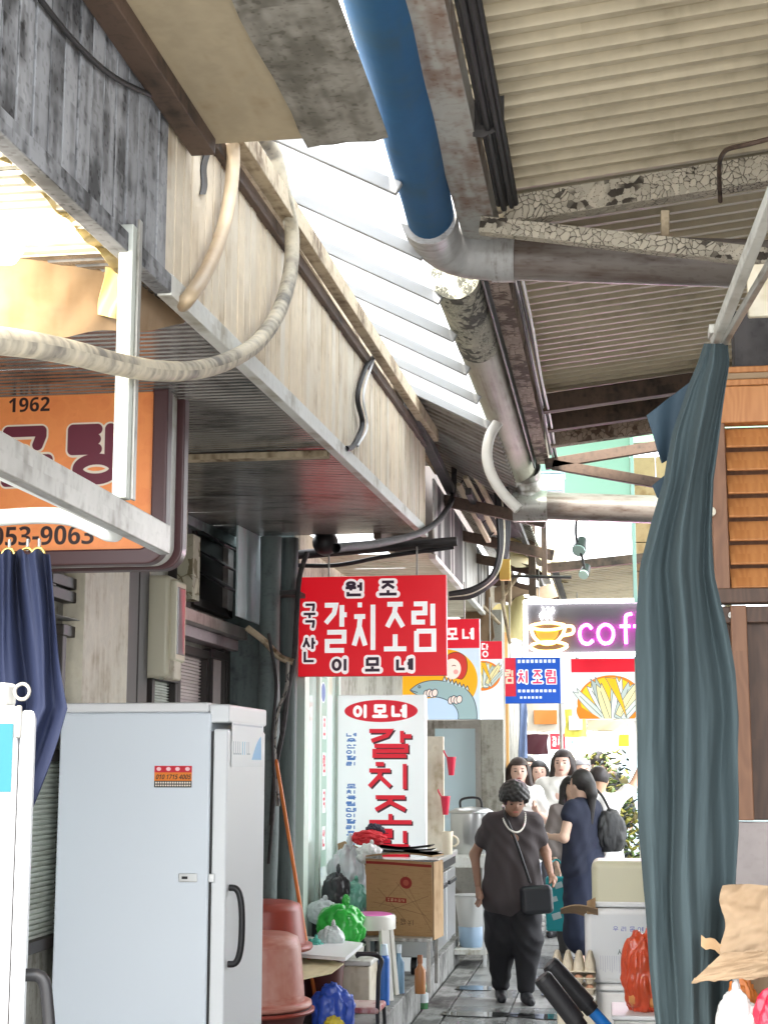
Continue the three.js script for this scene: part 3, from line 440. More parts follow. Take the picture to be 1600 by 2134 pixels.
// ---------------------------------------------------------------- orange restaurant sign box
{
  const z = -5.05, R = rect(-160, 782, 345, 1176, z), c = thing('sign_box', 'orange restaurant sign box with maroon rim reading 1962 above the fridge', 'sign', [R.x, R.y, z]);
  const rr = (w, h, r) => { const s = new THREE.Shape(); s.moveTo(-w / 2 + r, -h / 2); s.lineTo(w / 2 - r, -h / 2); s.absarc(w / 2 - r, -h / 2 + r, r, -Math.PI / 2, 0); s.lineTo(w / 2, h / 2 - r); s.absarc(w / 2 - r, h / 2 - r, r, 0, Math.PI / 2); s.lineTo(-w / 2 + r, h / 2); s.absarc(-w / 2 + r, h / 2 - r, r, Math.PI / 2, Math.PI); s.lineTo(-w / 2, -h / 2 + r); s.absarc(-w / 2 + r, -h / 2 + r, r, Math.PI, 1.5 * Math.PI); return s; };
  const mar = M([0.07, 0.028, 0.03], 0.35), w = R.w, h = R.h, ex = (s, d, bz) => new THREE.ExtrudeGeometry(s, { depth: d, bevelEnabled: true, bevelSize: 0.006, bevelThickness: 0.006, bevelSegments: 2, curveSegments: 10 }).translate(0, 0, bz);
  const ring = rr(w, h, 0.07); ring.holes.push(rr(w - 0.085, h - 0.085, 0.045));
  mesh('rim', ex(ring, 0.05, -0.05), mar, c); const ring2 = rr(w + 0.03, h, 0.07); ring2.holes.push(rr(w - 0.085, h - 0.085, 0.045)); mesh('rear_rim', ex(ring2, 0.05, -0.21), mar, c);
  mesh('casing', ex(rr(w - 0.02, h - 0.02, 0.065), 0.075, -0.14), mt.whiteDirty, c);
  const ppm = 900, cw = Math.round((w - 0.07) * ppm), ch = Math.round((h - 0.07) * ppm);
  const t = canvas(cw, ch, (g) => {
    const X = (px) => ((px + 160) / 505) * cw, Y = (py) => ((py - 782) / 394) * ch; const u = cw / 505;
    g.fillStyle = '#f29555'; g.fillRect(0, 0, cw, ch); const r = rng(4); for (let i = 0; i < 500; i++) { g.fillStyle = `rgba(${r() > 0.5 ? '255,170,110' : '190,90,40'},0.05)`; g.beginPath(); g.arc(r() * cw, r() * ch, 4 + r() * 30, 0, 7); g.fill(); }
    g.fillStyle = '#2a1416'; g.font = `bold ${44 * u}px sans-serif`; g.fillText('1962', X(5), Y(842), 102 * u);
    hangul(g, '곰탕', X(-24), Y(872), 140 * u, 142 * u, 34 * u, '#e6d9c8', { gap: 24 * u, cap: 'round', join: 'round' }); hangul(g, '곰탕', X(-20), Y(876), 132 * u, 134 * u, 24 * u, '#6b2638', { gap: 32 * u, cap: 'round', join: 'round' });
    g.fillStyle = '#2a1416'; g.font = `bold ${56 * u}px sans-serif`; g.fillText('053-9063', X(-22), Y(1153), 256 * u);
  });
  const f = mesh('printed_face', face(w - 0.07, h - 0.07).translate(0, 0, -0.012), M([1, 1, 1], 0.4, { map: t }), c); f.userData.label = 'orange printed sign face with maroon lettering';
  for (const x of [-w * 0.3, w * 0.3]) mesh('hanger', rod(V(x, h / 2 - 0.02, -0.1), V(x, 2.9 - R.y, -0.1), 0.012, 8), mt.steel, c);
}

// ---------------------------------------------------------------- hanging awning rail, navy cloth, paper screen, bulb
{
  const zp = at(268, 520, { x: XF + 0.02 }).z, xr = XF + 0.02, yb = at(280, 1055, { x: xr }).y;
  const c = thing('awning_rail', 'pale metal awning rail with rounded corner hung from the canopy by a post', 'awning rail');
  const alu = dirty([0.62, 0.66, 0.62], [0.35, 0.36, 0.32], 0.15, 330, { rough: 0.4, metal: 0.2 });
  mesh('post', bx(xr - 0.018, xr + 0.018, yb, fasBot(zp) + 0.03, zp - 0.02, zp + 0.02, 0.004), alu, c); mesh('post_flange', bx(xr + 0.019, xr + 0.026, yb, fasBot(zp) + 0.05, zp - 0.028, zp - 0.005, 0.002), mt.steel, c);
  const e = at(345, 1082, { x: xr }); mesh('side_rail', bar(V(xr, yb - 0.03, -1.9), V(xr, yb - 0.045, e.z), 0.03, 0.075), mt.steel, c);
  const zr = at(262, 1085, { x: xr - 0.05 }).z;
  const yr = at(100, 1080, { z: zr }).y + 0.06, q = [V(xr - 0.03, yb - 0.05, -1.9), V(xr - 0.03, yb - 0.05, zr + 0.35), V(xr - 0.035, yb - 0.052, zr + 0.12), V(xr - 0.08, yb - 0.055, zr + 0.02), V(xr - 0.2, yr - 0.058, zr), V(xr - 0.5, yr - 0.06, zr), V(-2.4, yr - 0.06, zr)];
  mesh('curved_rail', tube(q, 0.021, 80, 14), M([0.72, 0.74, 0.72], 0.35), c);
  const cl = thing('hanging_cloth', 'navy blue cloth bunched on brass rings below the awning rail', 'cloth');
  const yc = at(100, 1130, { z: zr }).y;
  for (const px of [-70, -30, 20, 58, 82]) { const p = at(px, 1142, { z: zr }); mesh('ring', new THREE.TorusGeometry(0.016, 0.004, 8, 18).translate(p.x, yb - 0.1, p.z + 0.005), M([0.6, 0.45, 0.15], 0.3, { metalness: 0.8 }), cl); mesh('hook', rod(V(p.x, yb - 0.06, p.z), V(p.x, yb - 0.09, p.z), 0.004, 6), mt.steel, cl); }
  const navy = M([0.009, 0.016, 0.052], 0.75, { bumpMap: bumpFine, bumpScale: 0.0006 });
  const rows = patch(40, 44, (u, v) => {
    const lx = -110, rx = v < 0.12 ? mix(98, 106, v / 0.12) : v < 0.55 ? mix(106, 141, (v - 0.12) / 0.43) : mix(141, 48, (v - 0.55) / 0.45), py = mix(1150, 1740, v) - (v > 0.5 ? (v - 0.5) * 240 * (1 - u) : 0);
    const fold = 0.045 * (1 - 0.35 * v) * Math.sin(u * 23 + v * 2.2 + 1) * (u > 0.72 ? 0.35 + (1 - u) * 2 : 1) + 0.02 * Math.sin(u * 51 + v * 5) * (1 - v);
    return at(mix(lx, rx, u) + 4 * Math.sin(v * 9 + u * 14), py + 6 * Math.sin(u * 40) * (1 - v), { z: zr + 0.06 + fold });
  });
  mesh('cloth', sheet(rows, 0.003), navy, cl);
  // kraft paper screen under the near soffit
  const ps = thing('paper_screen', 'creased brown kraft paper sheet hung under the canopy beside the light bulb', 'paper');
  mesh('sheet', sheet(patch(14, 30, (u, v) => { const px = mix(-120, 385, u), top = u < 0.72 ? mix(505, 548, u / 0.72) : mix(548, 612, (u - 0.72) / 0.28), bot = mix(722, 678, u), cr = 0.018 * Math.abs(((u * 5 + v * 1.1) % 1) - 0.5) + 0.014 * fbm(u, v, 5, 3, 21); return at(px, mix(top, bot, v) + 5 * Math.sin(u * 17), { z: (px < 270 ? mix(-3.36, -3.68, clamp((px + 120) / 390)) : mix(-3.68, -4.12, (px - 270) / 115)) + cr }); }), 0.003), mt.kraft, ps);
  const tape = M([0.72, 0.56, 0.26], 0.4); mesh('edge_tape', sheet(patch(3, 40, (u, v) => { const px = mix(-40, 255, u), py = mix(238, 545, Math.pow(u, 1.1)) + v * mix(58, 34, u) + 5 * Math.sin(u * 31 + v * 4); return at(px, py, { x: XF - 0.035 - 0.02 * v + 0.012 * Math.sin(u * 47 + v * 5) }); }), 0.002), tape, ps);
  mesh('hanging_tape', sheet(patch(12, 4, (u, v) => at(mix(212, 252, u) + 8 * Math.sin(v * 5), mix(520, 655, v) + 10 * u, { z: -3.6 + 0.012 * Math.sin(u * 6 + v * 4) })), 0.002), tape, ps);
  mesh('line', tube([at(-40, 512, { z: -3.42 }), at(120, 518, { z: -3.5 }), at(235, 508, { z: -3.55 })], 0.005, 20, 6), mt.cream, ps);
  // bulb
  const bp = at(8, 505, { z: -3.22 }), b = thing('light_bulb', 'glowing bare light bulb under the canopy beside the brown paper', 'light bulb', [bp.x, bp.y, bp.z]);
  mesh('glass', lathe([[0.001, -0.05], [0.03, -0.045], [0.045, -0.02], [0.046, 0.0], [0.035, 0.03], [0.02, 0.055], [0.018, 0.07]], 24), new THREE.MeshStandardMaterial({ color: 0xffffff, emissive: 0xfff0cf, emissiveIntensity: 2.5 }), b);
  mesh('socket', lathe([[0.001, 0.11], [0.022, 0.11], [0.022, 0.068], [0.019, 0.068]], 16), mt.black, b); mesh('cord', rod(V(0, 0.105, 0), V(0, fasBot(-3.22) - 0.012 - bp.y, 0), 0.005, 6), mt.black, b);
  const pl = new THREE.PointLight(0xfff0d8, 0.12, 0, 2); pl.position.copy(bp); pl.castShadow = true; pl.shadow.radius = 2; pl.name = 'bulb_light'; scene.add(pl);
}
{ // cream meter boxes on the pilaster
  const mk = (p0, p1, z, lab, win) => {
    const R = rect(...p0, ...p1, z), c = thing('meter_box', lab, 'meter box', [R.x, R.y, z]), m = M([0.70, 0.66, 0.50], 0.35);
    mesh('case', new RoundedBoxGeometry(R.w, R.h, 0.24, 3, 0.025).translate(0, 0, -0.12), m, c);
    if (win) { mesh('window_bezel', new RoundedBoxGeometry(0.04, R.h * 0.8, 0.2, 2, 0.018).translate(R.w / 2 + 0.012, R.h * 0.06, -0.12), m, c); mesh('glass_window', new RoundedBoxGeometry(0.012, R.h * 0.66, 0.13, 2, 0.005).translate(R.w / 2 + 0.032, R.h * 0.06, -0.11), P([0.35, 0.36, 0.38], 0.08, { clearcoat: 1 }), c); mesh('terminal_cover', new RoundedBoxGeometry(0.06, R.h * 0.2, 0.14, 2, 0.012).translate(R.w / 2 - 0.005, -R.h * 0.42, -0.1), mt.cream, c); }
    mesh('mount', box(0.03, R.h * 0.5, 0.05, -R.w / 2 - 0.012, 0, -0.12), mt.cream, c); mesh('conduit', rod(V(-R.w / 2 + 0.02, R.h / 2 - 0.02, -0.12), V(-R.w / 2 - 0.02, R.h / 2 + 0.2, -0.14), 0.012, 8), mt.cream, c); return R;
  };
  mk([288, 1198], [352, 1412], -7.75, 'cream electricity meter box with glossy window above the white fridge', true);
  mk([338, 1022], [368, 1142], -7.9, 'small cream box behind the orange sign rim', false);
}

// ---------------------------------------------------------------- glass-fronted shop beside the drain stack
{
  const c = thing('glass_shop', 'mint-framed glass shop front behind the piled bags', 'shop front'), X = -1.95;
  const mint = M([0.62, 0.74, 0.66], 0.4), glass = P([0.62, 0.78, 0.72], 0.06, { clearcoat: 0.6 });
  const zA = at(628, 1600, { x: X }).z, zB = at(705, 1600, { x: X }).z;
  mesh('base', bx(X - 0.5, X, 0.2, 0.32, zA, -13.2, 0.01), mt.concrete, c);
  const post = (z, w) => mesh('door_post', bx(X - 0.05, X + 0.02, 0.32, 2.42, z, z - w), mint, c);
  post(zA, 0.14); post(zA - 0.5, 0.06); post(zB + 0.1, 0.08); mesh('lintel', bx(X - 0.05, X + 0.03, 2.42, 2.56, zA, zB, 0.006), mint, c);
  mesh('door_pane', bx(X - 0.02, X - 0.005, 0.32, 2.42, zA - 0.14, zA - 0.5, 0), glass, c); mesh('door_pane', bx(X - 0.02, X - 0.005, 0.32, 2.42, zA - 0.56, zB + 0.1, 0), glass, c);
  const st = canvas(128, 640, (g, w, h) => { g.fillStyle = '#9fbfae'; g.fillRect(0, 0, w, h); g.fillStyle = '#5a78b0'; g.beginPath(); g.arc(70, 50, 34, 0, 7); g.fill(); g.strokeStyle = '#e8f0f4'; g.lineWidth = 5; g.stroke(); for (let i = 0; i < 4; i++) { g.fillStyle = '#f0f4f2'; g.fillRect(62, 130 + i * 125, 54, 80); hangul(g, '조림국산'[i], 68, 138 + i * 125, 42, 60, 9, '#d23048'); g.strokeStyle = '#7a98b8'; g.lineWidth = 3; for (let k = 0; k < 5; k++) { g.beginPath(); g.moveTo(18, 140 + i * 125 + k * 16); g.lineTo(48, 146 + i * 125 + k * 14); g.stroke(); } } });
  const zs = zA - 0.72; mesh('sticker_strip', face(0.3, 1.25).rotateY(Math.PI / 2).translate(X - 0.002, 1.55, zs), M([1, 1, 1], 0.4, { map: st }), c);
  mesh('upper_wall', bx(X - 0.3, X - 0.02, 2.56, 3.1, zA, -15.5, 0.01), dirty([0.42, 0.36, 0.28], [0.15, 0.12, 0.09], 0.3, 340), c);
  mesh('side_wall', bx(-2.6, X - 0.05, 0.2, 3.05, zA + 0.06, zA, 0.008), mt.pipeGreen, c); mesh('rear_wall', bx(X - 0.4, X - 0.1, 0.2, 2.6, zB, -15.5, 0.01), mt.wall, c);
}

// ---------------------------------------------------------------- hanging signs
function signBoard(px, z, name, label, draw, o = {}) {
  const R = rect(...px, z), ppm = o.ppm || 900, c = thing(name, label, 'sign', [R.x, R.y, z]);
  mesh('panel', box(R.w, R.h, o.t || 0.05, 0, 0, -(o.t || 0.05) / 2 - 0.002, 0.005), M(o.edge || [0.5, 0.02, 0.03], 0.4), c);
  const t = canvas(Math.round(R.w * ppm), Math.round(R.h * ppm), draw); mesh('printed_face', face(R.w - 0.004, R.h - 0.004), M([1, 1, 1], 0.42, o.glow ? { map: t, emissive: new THREE.Color(1, 1, 1), emissiveMap: t, emissiveIntensity: o.glow } : { map: t }), c);
  if (o.glow) { const l = new THREE.RectAreaLight(o.lc || 0xffffff, o.glow * 0.6, R.w, R.h); l.position.set(R.x, R.y, z + 0.02); l.lookAt(R.x, R.y, z + 3); l.name = 'sign_light'; scene.add(l); }
  for (const k of o.hang || []) mesh('hanger', rod(V(R.w * k, R.h / 2 - 0.02, -0.03), V(R.w * k, (o.hy ?? R.y + R.h / 2 + 0.25) - R.y, -0.03), 0.006, 6), mt.steel, c);
  if (o.arm) mesh('wall_arm', bx(-1.97 - R.x, -R.w / 2 + 0.02, R.h * 0.3, R.h * 0.3 + 0.03, -0.04, -0.015), mt.dark, c);
  return c;
}
signBoard([622, 1200, 930, 1409], -9.45, 'hanging_sign', 'red hanging sign with large white Korean lettering and outlined small words', (g, w, h) => {
  g.fillStyle = '#e0061e'; g.fillRect(0, 0, w, h); const u = w / 312, O = { cap: 'round', join: 'round' };
  const two = (s, x, y, a, b, lw, o = {}) => { hangul(g, s, x * u, y * u, a * u, b * u, lw * u * 2.6, '#fff4f4', { ...O, gap: (o.gap || 6) * u - 0, vertical: o.vertical }); hangul(g, s, (x + lw * 0.8) * u, (y + lw * 0.8) * u, (a - lw * 1.6) * u, (b - lw * 1.6) * u, lw * u, '#2a1428', { gap: ((o.gap || 6) + lw * 1.6) * u, vertical: o.vertical }); };
  two('원조', 92, 5, 52, 42, 6, { gap: 20 }); two('국산', 4, 52, 38, 62, 5, { vertical: true, gap: 8 });
  hangul(g, '갈치조림', 50 * u, 55 * u, 58 * u, 106 * u, 10.5 * u, '#ffffff', { gap: 5 * u });
  two('이모네', 66, 166, 46, 40, 6, { gap: 22 });
}, { hang: [-0.3, 0.3], hy: 2.96, edge: [0.55, 0.01, 0.02], glow: 0.06, lc: 0xff6060 });
const drawFish = (g, w, h, red) => { // a cook hugging a big grey fish, on yellow
  const u = w / 165; g.fillStyle = '#cfe0ee'; g.fillRect(0, 0, w, h); g.fillStyle = '#f6ae10'; g.beginPath(); g.ellipse(92 * u, 130 * u, 68 * u, 66 * u, 0, 0, 7); g.fill(); g.fillRect(0, red * u, 46 * u, 122 * u); g.fillStyle = '#d8122c'; g.fillRect(0, 0, w, red * u);
  hangul(g, '이모네', 60 * u, red * 0.3 * u, 26 * u, red * 0.42 * u, 5 * u, '#fff4f4', { gap: 8 * u, cap: 'round' }); g.lineJoin = 'round';
  g.strokeStyle = '#5a3028'; g.lineWidth = 1.5 * u; g.fillStyle = '#cc3a30'; g.beginPath(); g.moveTo(84 * u, 118 * u); g.bezierCurveTo(78 * u, 70 * u, 122 * u, 58 * u, 136 * u, 84 * u); g.bezierCurveTo(142 * u, 104 * u, 136 * u, 122 * u, 126 * u, 128 * u); g.closePath(); g.fill(); g.stroke(); g.fillStyle = '#fbe4d8'; g.beginPath(); g.ellipse(106 * u, 106 * u, 19 * u, 22 * u, 0.1, 0, 7); g.fill(); g.beginPath(); g.moveTo(106 * u, 100 * u); g.quadraticCurveTo(110 * u, 96 * u, 114 * u, 100 * u); g.stroke(); g.fillStyle = '#f4a8a0'; g.beginPath(); g.arc(114 * u, 112 * u, 5 * u, 0, 7); g.fill();
  g.fillStyle = '#b9d3ea'; g.beginPath(); g.moveTo(50 * u, 168 * u); g.lineTo(128 * u, 160 * u); g.lineTo(132 * u, 212 * u); g.lineTo(56 * u, 212 * u); g.closePath(); g.fill();
  g.fillStyle = '#95b2b4'; g.strokeStyle = '#3c5058'; g.lineWidth = 1.8 * u; g.beginPath(); g.moveTo(16 * u, 150 * u); g.bezierCurveTo(34 * u, 132 * u, 60 * u, 126 * u, 92 * u, 132 * u); g.bezierCurveTo(134 * u, 138 * u, 160 * u, 160 * u, 158 * u, 212 * u); g.lineTo(118 * u, 212 * u); g.bezierCurveTo(124 * u, 186 * u, 96 * u, 164 * u, 62 * u, 164 * u); g.bezierCurveTo(44 * u, 166 * u, 26 * u, 160 * u, 16 * u, 150 * u); g.fill(); g.stroke(); g.beginPath(); g.moveTo(16 * u, 150 * u); g.lineTo(32 * u, 155 * u); g.stroke(); g.beginPath(); g.arc(36 * u, 143 * u, 2.4 * u, 0, 7); g.stroke();
  g.fillStyle = '#c9dae2'; for (let i = 0; i < 7; i++) { g.beginPath(); g.moveTo((86 + i * 8) * u, (130 + i * 3) * u); g.lineTo((90 + i * 8) * u, (121 + i * 3.4) * u); g.lineTo((94 + i * 8) * u, (133 + i * 3) * u); g.fill(); g.stroke(); }
  g.fillStyle = '#f8ded4'; for (const [x, y] of [[60, 158], [112, 172]]) for (let k = 0; k < 4; k++) { g.beginPath(); g.ellipse((x - 9 + k * 6) * u, (y - (k % 2) * 2) * u, 6 * u, 8 * u, 0.2, 0, 7); g.fill(); g.stroke(); }
};
signBoard([838, 1290, 1000, 1500], -11.4, 'picture_sign', 'red-topped picture sign of a grey fish on yellow, behind the big red sign', (g, w, h) => drawFish(g, w, h, 62), { arm: true, hang: [0.3], hy: 2.95, edge: [0.7, 0.72, 0.75], glow: 0.06 });
const drawBowl = (g, w, h, red, word) => { // fish pieces heaped in an orange bowl
  const u = w / 140, r = rng(77), cy = red + 56; g.fillStyle = '#e3e8f0'; g.fillRect(0, 0, w, h); g.fillStyle = '#d8122c'; g.fillRect(0, 0, w, red * u); if (word) hangul(g, word, 70 * u, 6 * u, 26 * u, (red - 12) * u, 5 * u, '#fff', { gap: 8 * u });
  g.fillStyle = '#ee7d12'; g.beginPath(); g.ellipse(72 * u, cy * u, 62 * u, 50 * u, -0.1, 0, 7); g.fill(); g.fillStyle = '#f9c21c'; g.beginPath(); g.ellipse(70 * u, (cy - 4) * u, 54 * u, 42 * u, -0.1, 0, 7); g.fill();
  g.lineWidth = 1.2 * u; g.strokeStyle = '#5c6763'; g.lineJoin = 'round';
  for (let i = 0; i < 9; i++) { g.save(); g.translate((38 + i * 9 + r() * 8) * u, (cy + 16 - r() * 14) * u); g.rotate(-0.95 + i * 0.2 + r() * 0.2); const L = 40 + r() * 26, b = 6 + r() * 5; g.fillStyle = ['#c3cfc8', '#d9e0da', '#aebcb8', '#e9d9a0'][i % 4]; g.beginPath(); g.moveTo(-b * u, 26 * u); g.bezierCurveTo(-b * 1.5 * u, 0, -b * u, -L * 0.6 * u, -2 * u, -L * u); g.lineTo(3 * u, -L * 0.82 * u); g.lineTo(8 * u, -L * 0.98 * u); g.bezierCurveTo(b * 1.3 * u, -L * 0.5 * u, b * 1.4 * u, 0, b * u, 26 * u); g.closePath(); g.fill(); g.stroke(); g.beginPath(); g.moveTo(0, 20 * u); g.lineTo(1 * u, -L * 0.7 * u); g.stroke(); g.restore(); }
  g.fillStyle = '#f6b515'; g.beginPath(); g.moveTo(64 * u, (cy - 46) * u); g.lineTo(84 * u, (cy - 44) * u); g.lineTo(98 * u, (cy + 4) * u); g.lineTo(104 * u, (cy + 34) * u); g.lineTo(92 * u, (cy + 6) * u); g.closePath(); g.fill(); g.stroke();
  g.fillStyle = '#ee7d12'; g.beginPath(); g.ellipse(40 * u, (cy + 26) * u, 34 * u, 22 * u, 0.5, 0, 3.3); g.fill();
};
signBoard([960, 1336, 1047, 1500], -12.5, 'picture_sign', 'narrow red-topped sign with a bowl of fish, beyond the fish-on-yellow sign', (g, w, h) => drawBowl(g, w, h, 60, '당'), { arm: true, hang: [0.2], hy: 2.95, edge: [0.7, 0.7, 0.72], ppm: 700, glow: 0.06 });
signBoard([1190, 1372, 1345, 1498], -13.6, 'picture_sign', 'picture sign of fish heaped in an orange bowl under the coffee sign', (g, w, h) => drawBowl(g, w, h, 26), { hang: [-0.4, 0.4], hy: 3.1, edge: [0.75, 0.75, 0.75], ppm: 800, glow: 0.06 });
signBoard([1048, 1370, 1192, 1466], -15, 'shop_sign', 'blue and red Korean shop sign hanging beyond the coffee sign', (g, w, h) => { const u = w / 142; g.fillStyle = '#1450b4'; g.fillRect(0, 0, w, h); g.fillStyle = '#eef2f6'; g.fillRect(118 * u, 0, 24 * u, h); g.fillStyle = '#c8283c'; g.fillRect(0, 0, 26 * u, 80 * u); hangul(g, '치조림', 28 * u, 24 * u, 27 * u, 32 * u, 8 * u, '#fff', { gap: 2 * u, cap: 'round' }); hangul(g, '치조림', 29.5 * u, 25.5 * u, 24 * u, 29 * u, 4 * u, '#d84068', { gap: 5 * u }); hangul(g, '림', 3 * u, 24 * u, 20 * u, 30 * u, 4 * u, '#f0c8b0'); g.fillStyle = '#dfe9ff'; for (let i = 0; i < 9; i++) { g.fillRect((30 + i * 9) * u, 4 * u, 6 * u, 7 * u); g.fillRect((30 + i * 9) * u, 66 * u, 6 * u, 6 * u); if (i < 6) g.fillRect((34 + i * 8) * u, 80 * u, 5 * u, 5 * u); } }, { hang: [-0.4, 0.4], hy: 3.2, edge: [0.1, 0.2, 0.5], ppm: 700, glow: 0.06 });
{ // white standing banner
  const z = -10.75, R = rect(702, 1448, 886, 1860, z), c = thing('standing_sign', 'tall white standing sign with red vertical Korean lettering and red oval', 'sign', [R.x, 0.2, z]), h = R.y1 - 0.2, w = R.w;
  mesh('panel', box(w, h, 0.12, 0, h / 2, -0.063, 0.008), mt.white, c);
  const t = canvas(560, Math.round(560 * h / w), (g, W, H) => {
    const u = W / 184; g.fillStyle = '#eef5f6'; g.fillRect(0, 0, W, H); g.fillStyle = '#d0122a'; g.beginPath(); g.ellipse(92 * u, 32 * u, 78 * u, 23 * u, 0, 0, 7); g.fill(); hangul(g, '이모네', 32 * u, 18 * u, 34 * u, 29 * u, 7 * u, '#fff', { gap: 7 * u, cap: 'round', join: 'round' });
    '갈치조림'.split('').forEach((s, i) => { hangul(g, s, 66 * u, (72 + i * 68) * u, 98 * u, 60 * u, 9 * u, '#3a1420'); hangul(g, s, 63 * u, (69 + i * 68) * u, 98 * u, 60 * u, 8.6 * u, '#d6122c'); });
    const r = rng(8); g.fillStyle = '#4a76b8'; for (const [y0, n] of [[76, 6], [182, 5], [230, 12]]) for (let i = 0; i < n; i++) hangul(g, '국산조림이모네갈치우리'[(i * 3 + n) % 11], 18 * u, (y0 + i * 12) * u, 22 * u, 9.5 * u, 2.4 * u, '#4a76b8');
  });
  mesh('printed_face', face(w - 0.01, h - 0.01).translate(0, h / 2, 0), M([1, 1, 1], 0.4, { map: t, emissive: new THREE.Color(1, 1, 1), emissiveMap: t, emissiveIntensity: 0.045 }), c); const l = new THREE.RectAreaLight(0xffffff, 0.03, w, h); l.position.set(R.x, 0.2 + h / 2, z + 0.02); l.lookAt(R.x, 0.2 + h / 2, z + 3); l.name = 'standing_sign_light'; scene.add(l);
}
{ // neon coffee sign
  const z = -12, R = rect(1090, 1248, 1430, 1368, z), c = thing('neon_sign', 'glowing white-framed neon coffee sign with cup and pink letters', 'sign', [R.x, R.y, z]);
  const w = R.w, h = R.h, em = (col, k) => new THREE.MeshStandardMaterial({ color: 0xffffff, emissive: col, emissiveIntensity: k }), X = (px) => (px - 1090) / 340 * w - w / 2, Y = (py) => h / 2 - (py - 1248) / 120 * h;
  mesh('backing', box(w, h, 0.02, 0, 0, -0.03, 0.004), M([0.05, 0.048, 0.055], 0.7), c);
  const line = (pts, r, m, name, closed) => mesh(name, new THREE.TubeGeometry(new THREE.CatmullRomCurve3(pts.map(([a, b]) => V(X(a), Y(b), 0)), !!closed, 'centripetal'), 60, r, 8, !!closed), m, c);
  const fr = em(0xffffff, 1.8), b = 0.032; for (const [x0, x1, y0, y1] of [[-w / 2, w / 2, h / 2 - b, h / 2], [-w / 2, w / 2, -h / 2, -h / 2 + b], [-w / 2, -w / 2 + b, -h / 2 + b, h / 2 - b], [w / 2 - b, w / 2, -h / 2 + b, h / 2 - b]]) mesh('border_tube', bx(x0, x1, y0, y1, -0.012, 0.012, 0.009), fr, c);
  const yel = em(0xffb040, 1.2), pk = em(0xff30e0, 2.4);
  line([[1104, 1304], [1125, 1298], [1150, 1297], [1178, 1303], [1160, 1310], [1120, 1310]], 0.011, yel, 'cup_tube', true); line([[1105, 1306], [1114, 1328], [1132, 1340], [1155, 1338], [1172, 1322], [1178, 1306]], 0.012, yel, 'cup_tube'); line([[1178, 1304], [1194, 1306], [1194, 1318], [1172, 1324]], 0.011, yel, 'cup_tube'); line([[1104, 1346], [1120, 1338], [1165, 1338], [1182, 1345], [1165, 1354], [1120, 1355]], 0.011, yel, 'cup_tube', true);
  mesh('cup_fill', new THREE.CircleGeometry(0.09, 20, Math.PI, Math.PI).translate(X(1140), Y(1312), -0.012), M([0.7, 0.3, 0.05], 0.4), c);
  for (const k of [0, 1, 2]) line([[1130 + k * 10, 1290], [1126 + k * 10, 1280], [1134 + k * 10, 1272], [1132 + k * 10, 1264]], 0.007, em(0xffffff, 2.4), 'steam_tube');
  const cc = (x) => [[x + 28, 1310], [x + 18, 1302], [x + 6, 1308], [x + 2, 1322], [x + 8, 1338], [x + 20, 1341], [x + 30, 1334]];
  line(cc(1206), 0.0125, pk, 'letter'); line([[1262, 1302], [1249, 1310], [1247, 1326], [1256, 1340], [1270, 1339], [1278, 1325], [1275, 1309]], 0.0125, pk, 'letter', true);
  for (const x of [1296, 1324]) { line([[x + 22, 1280], [x + 10, 1284], [x + 8, 1300], [x + 8, 1342]], 0.0125, pk, 'letter'); line([[x - 4, 1306], [x + 18, 1306]], 0.0125, pk, 'letter'); }
  for (const x of [1352, 1390]) line([[x + 2, 1320], [x + 28, 1320], [x + 24, 1306], [x + 12, 1302], [x + 2, 1312], [x + 2, 1330], [x + 12, 1341], [x + 28, 1336]], 0.0125, pk, 'letter');
  for (const x of [-w * 0.4, w * 0.4]) mesh('hanger', rod(V(x, h / 2 - 0.01, -0.03), V(x, 3.12 - R.y, -0.03), 0.005, 6), mt.steel, c);
  const l = new THREE.RectAreaLight(0xffd8ee, 1, w, h); l.position.set(R.x, R.y, z + 0.03); l.lookAt(R.x, R.y, z + 3); l.name = 'neon_light'; scene.add(l);
}

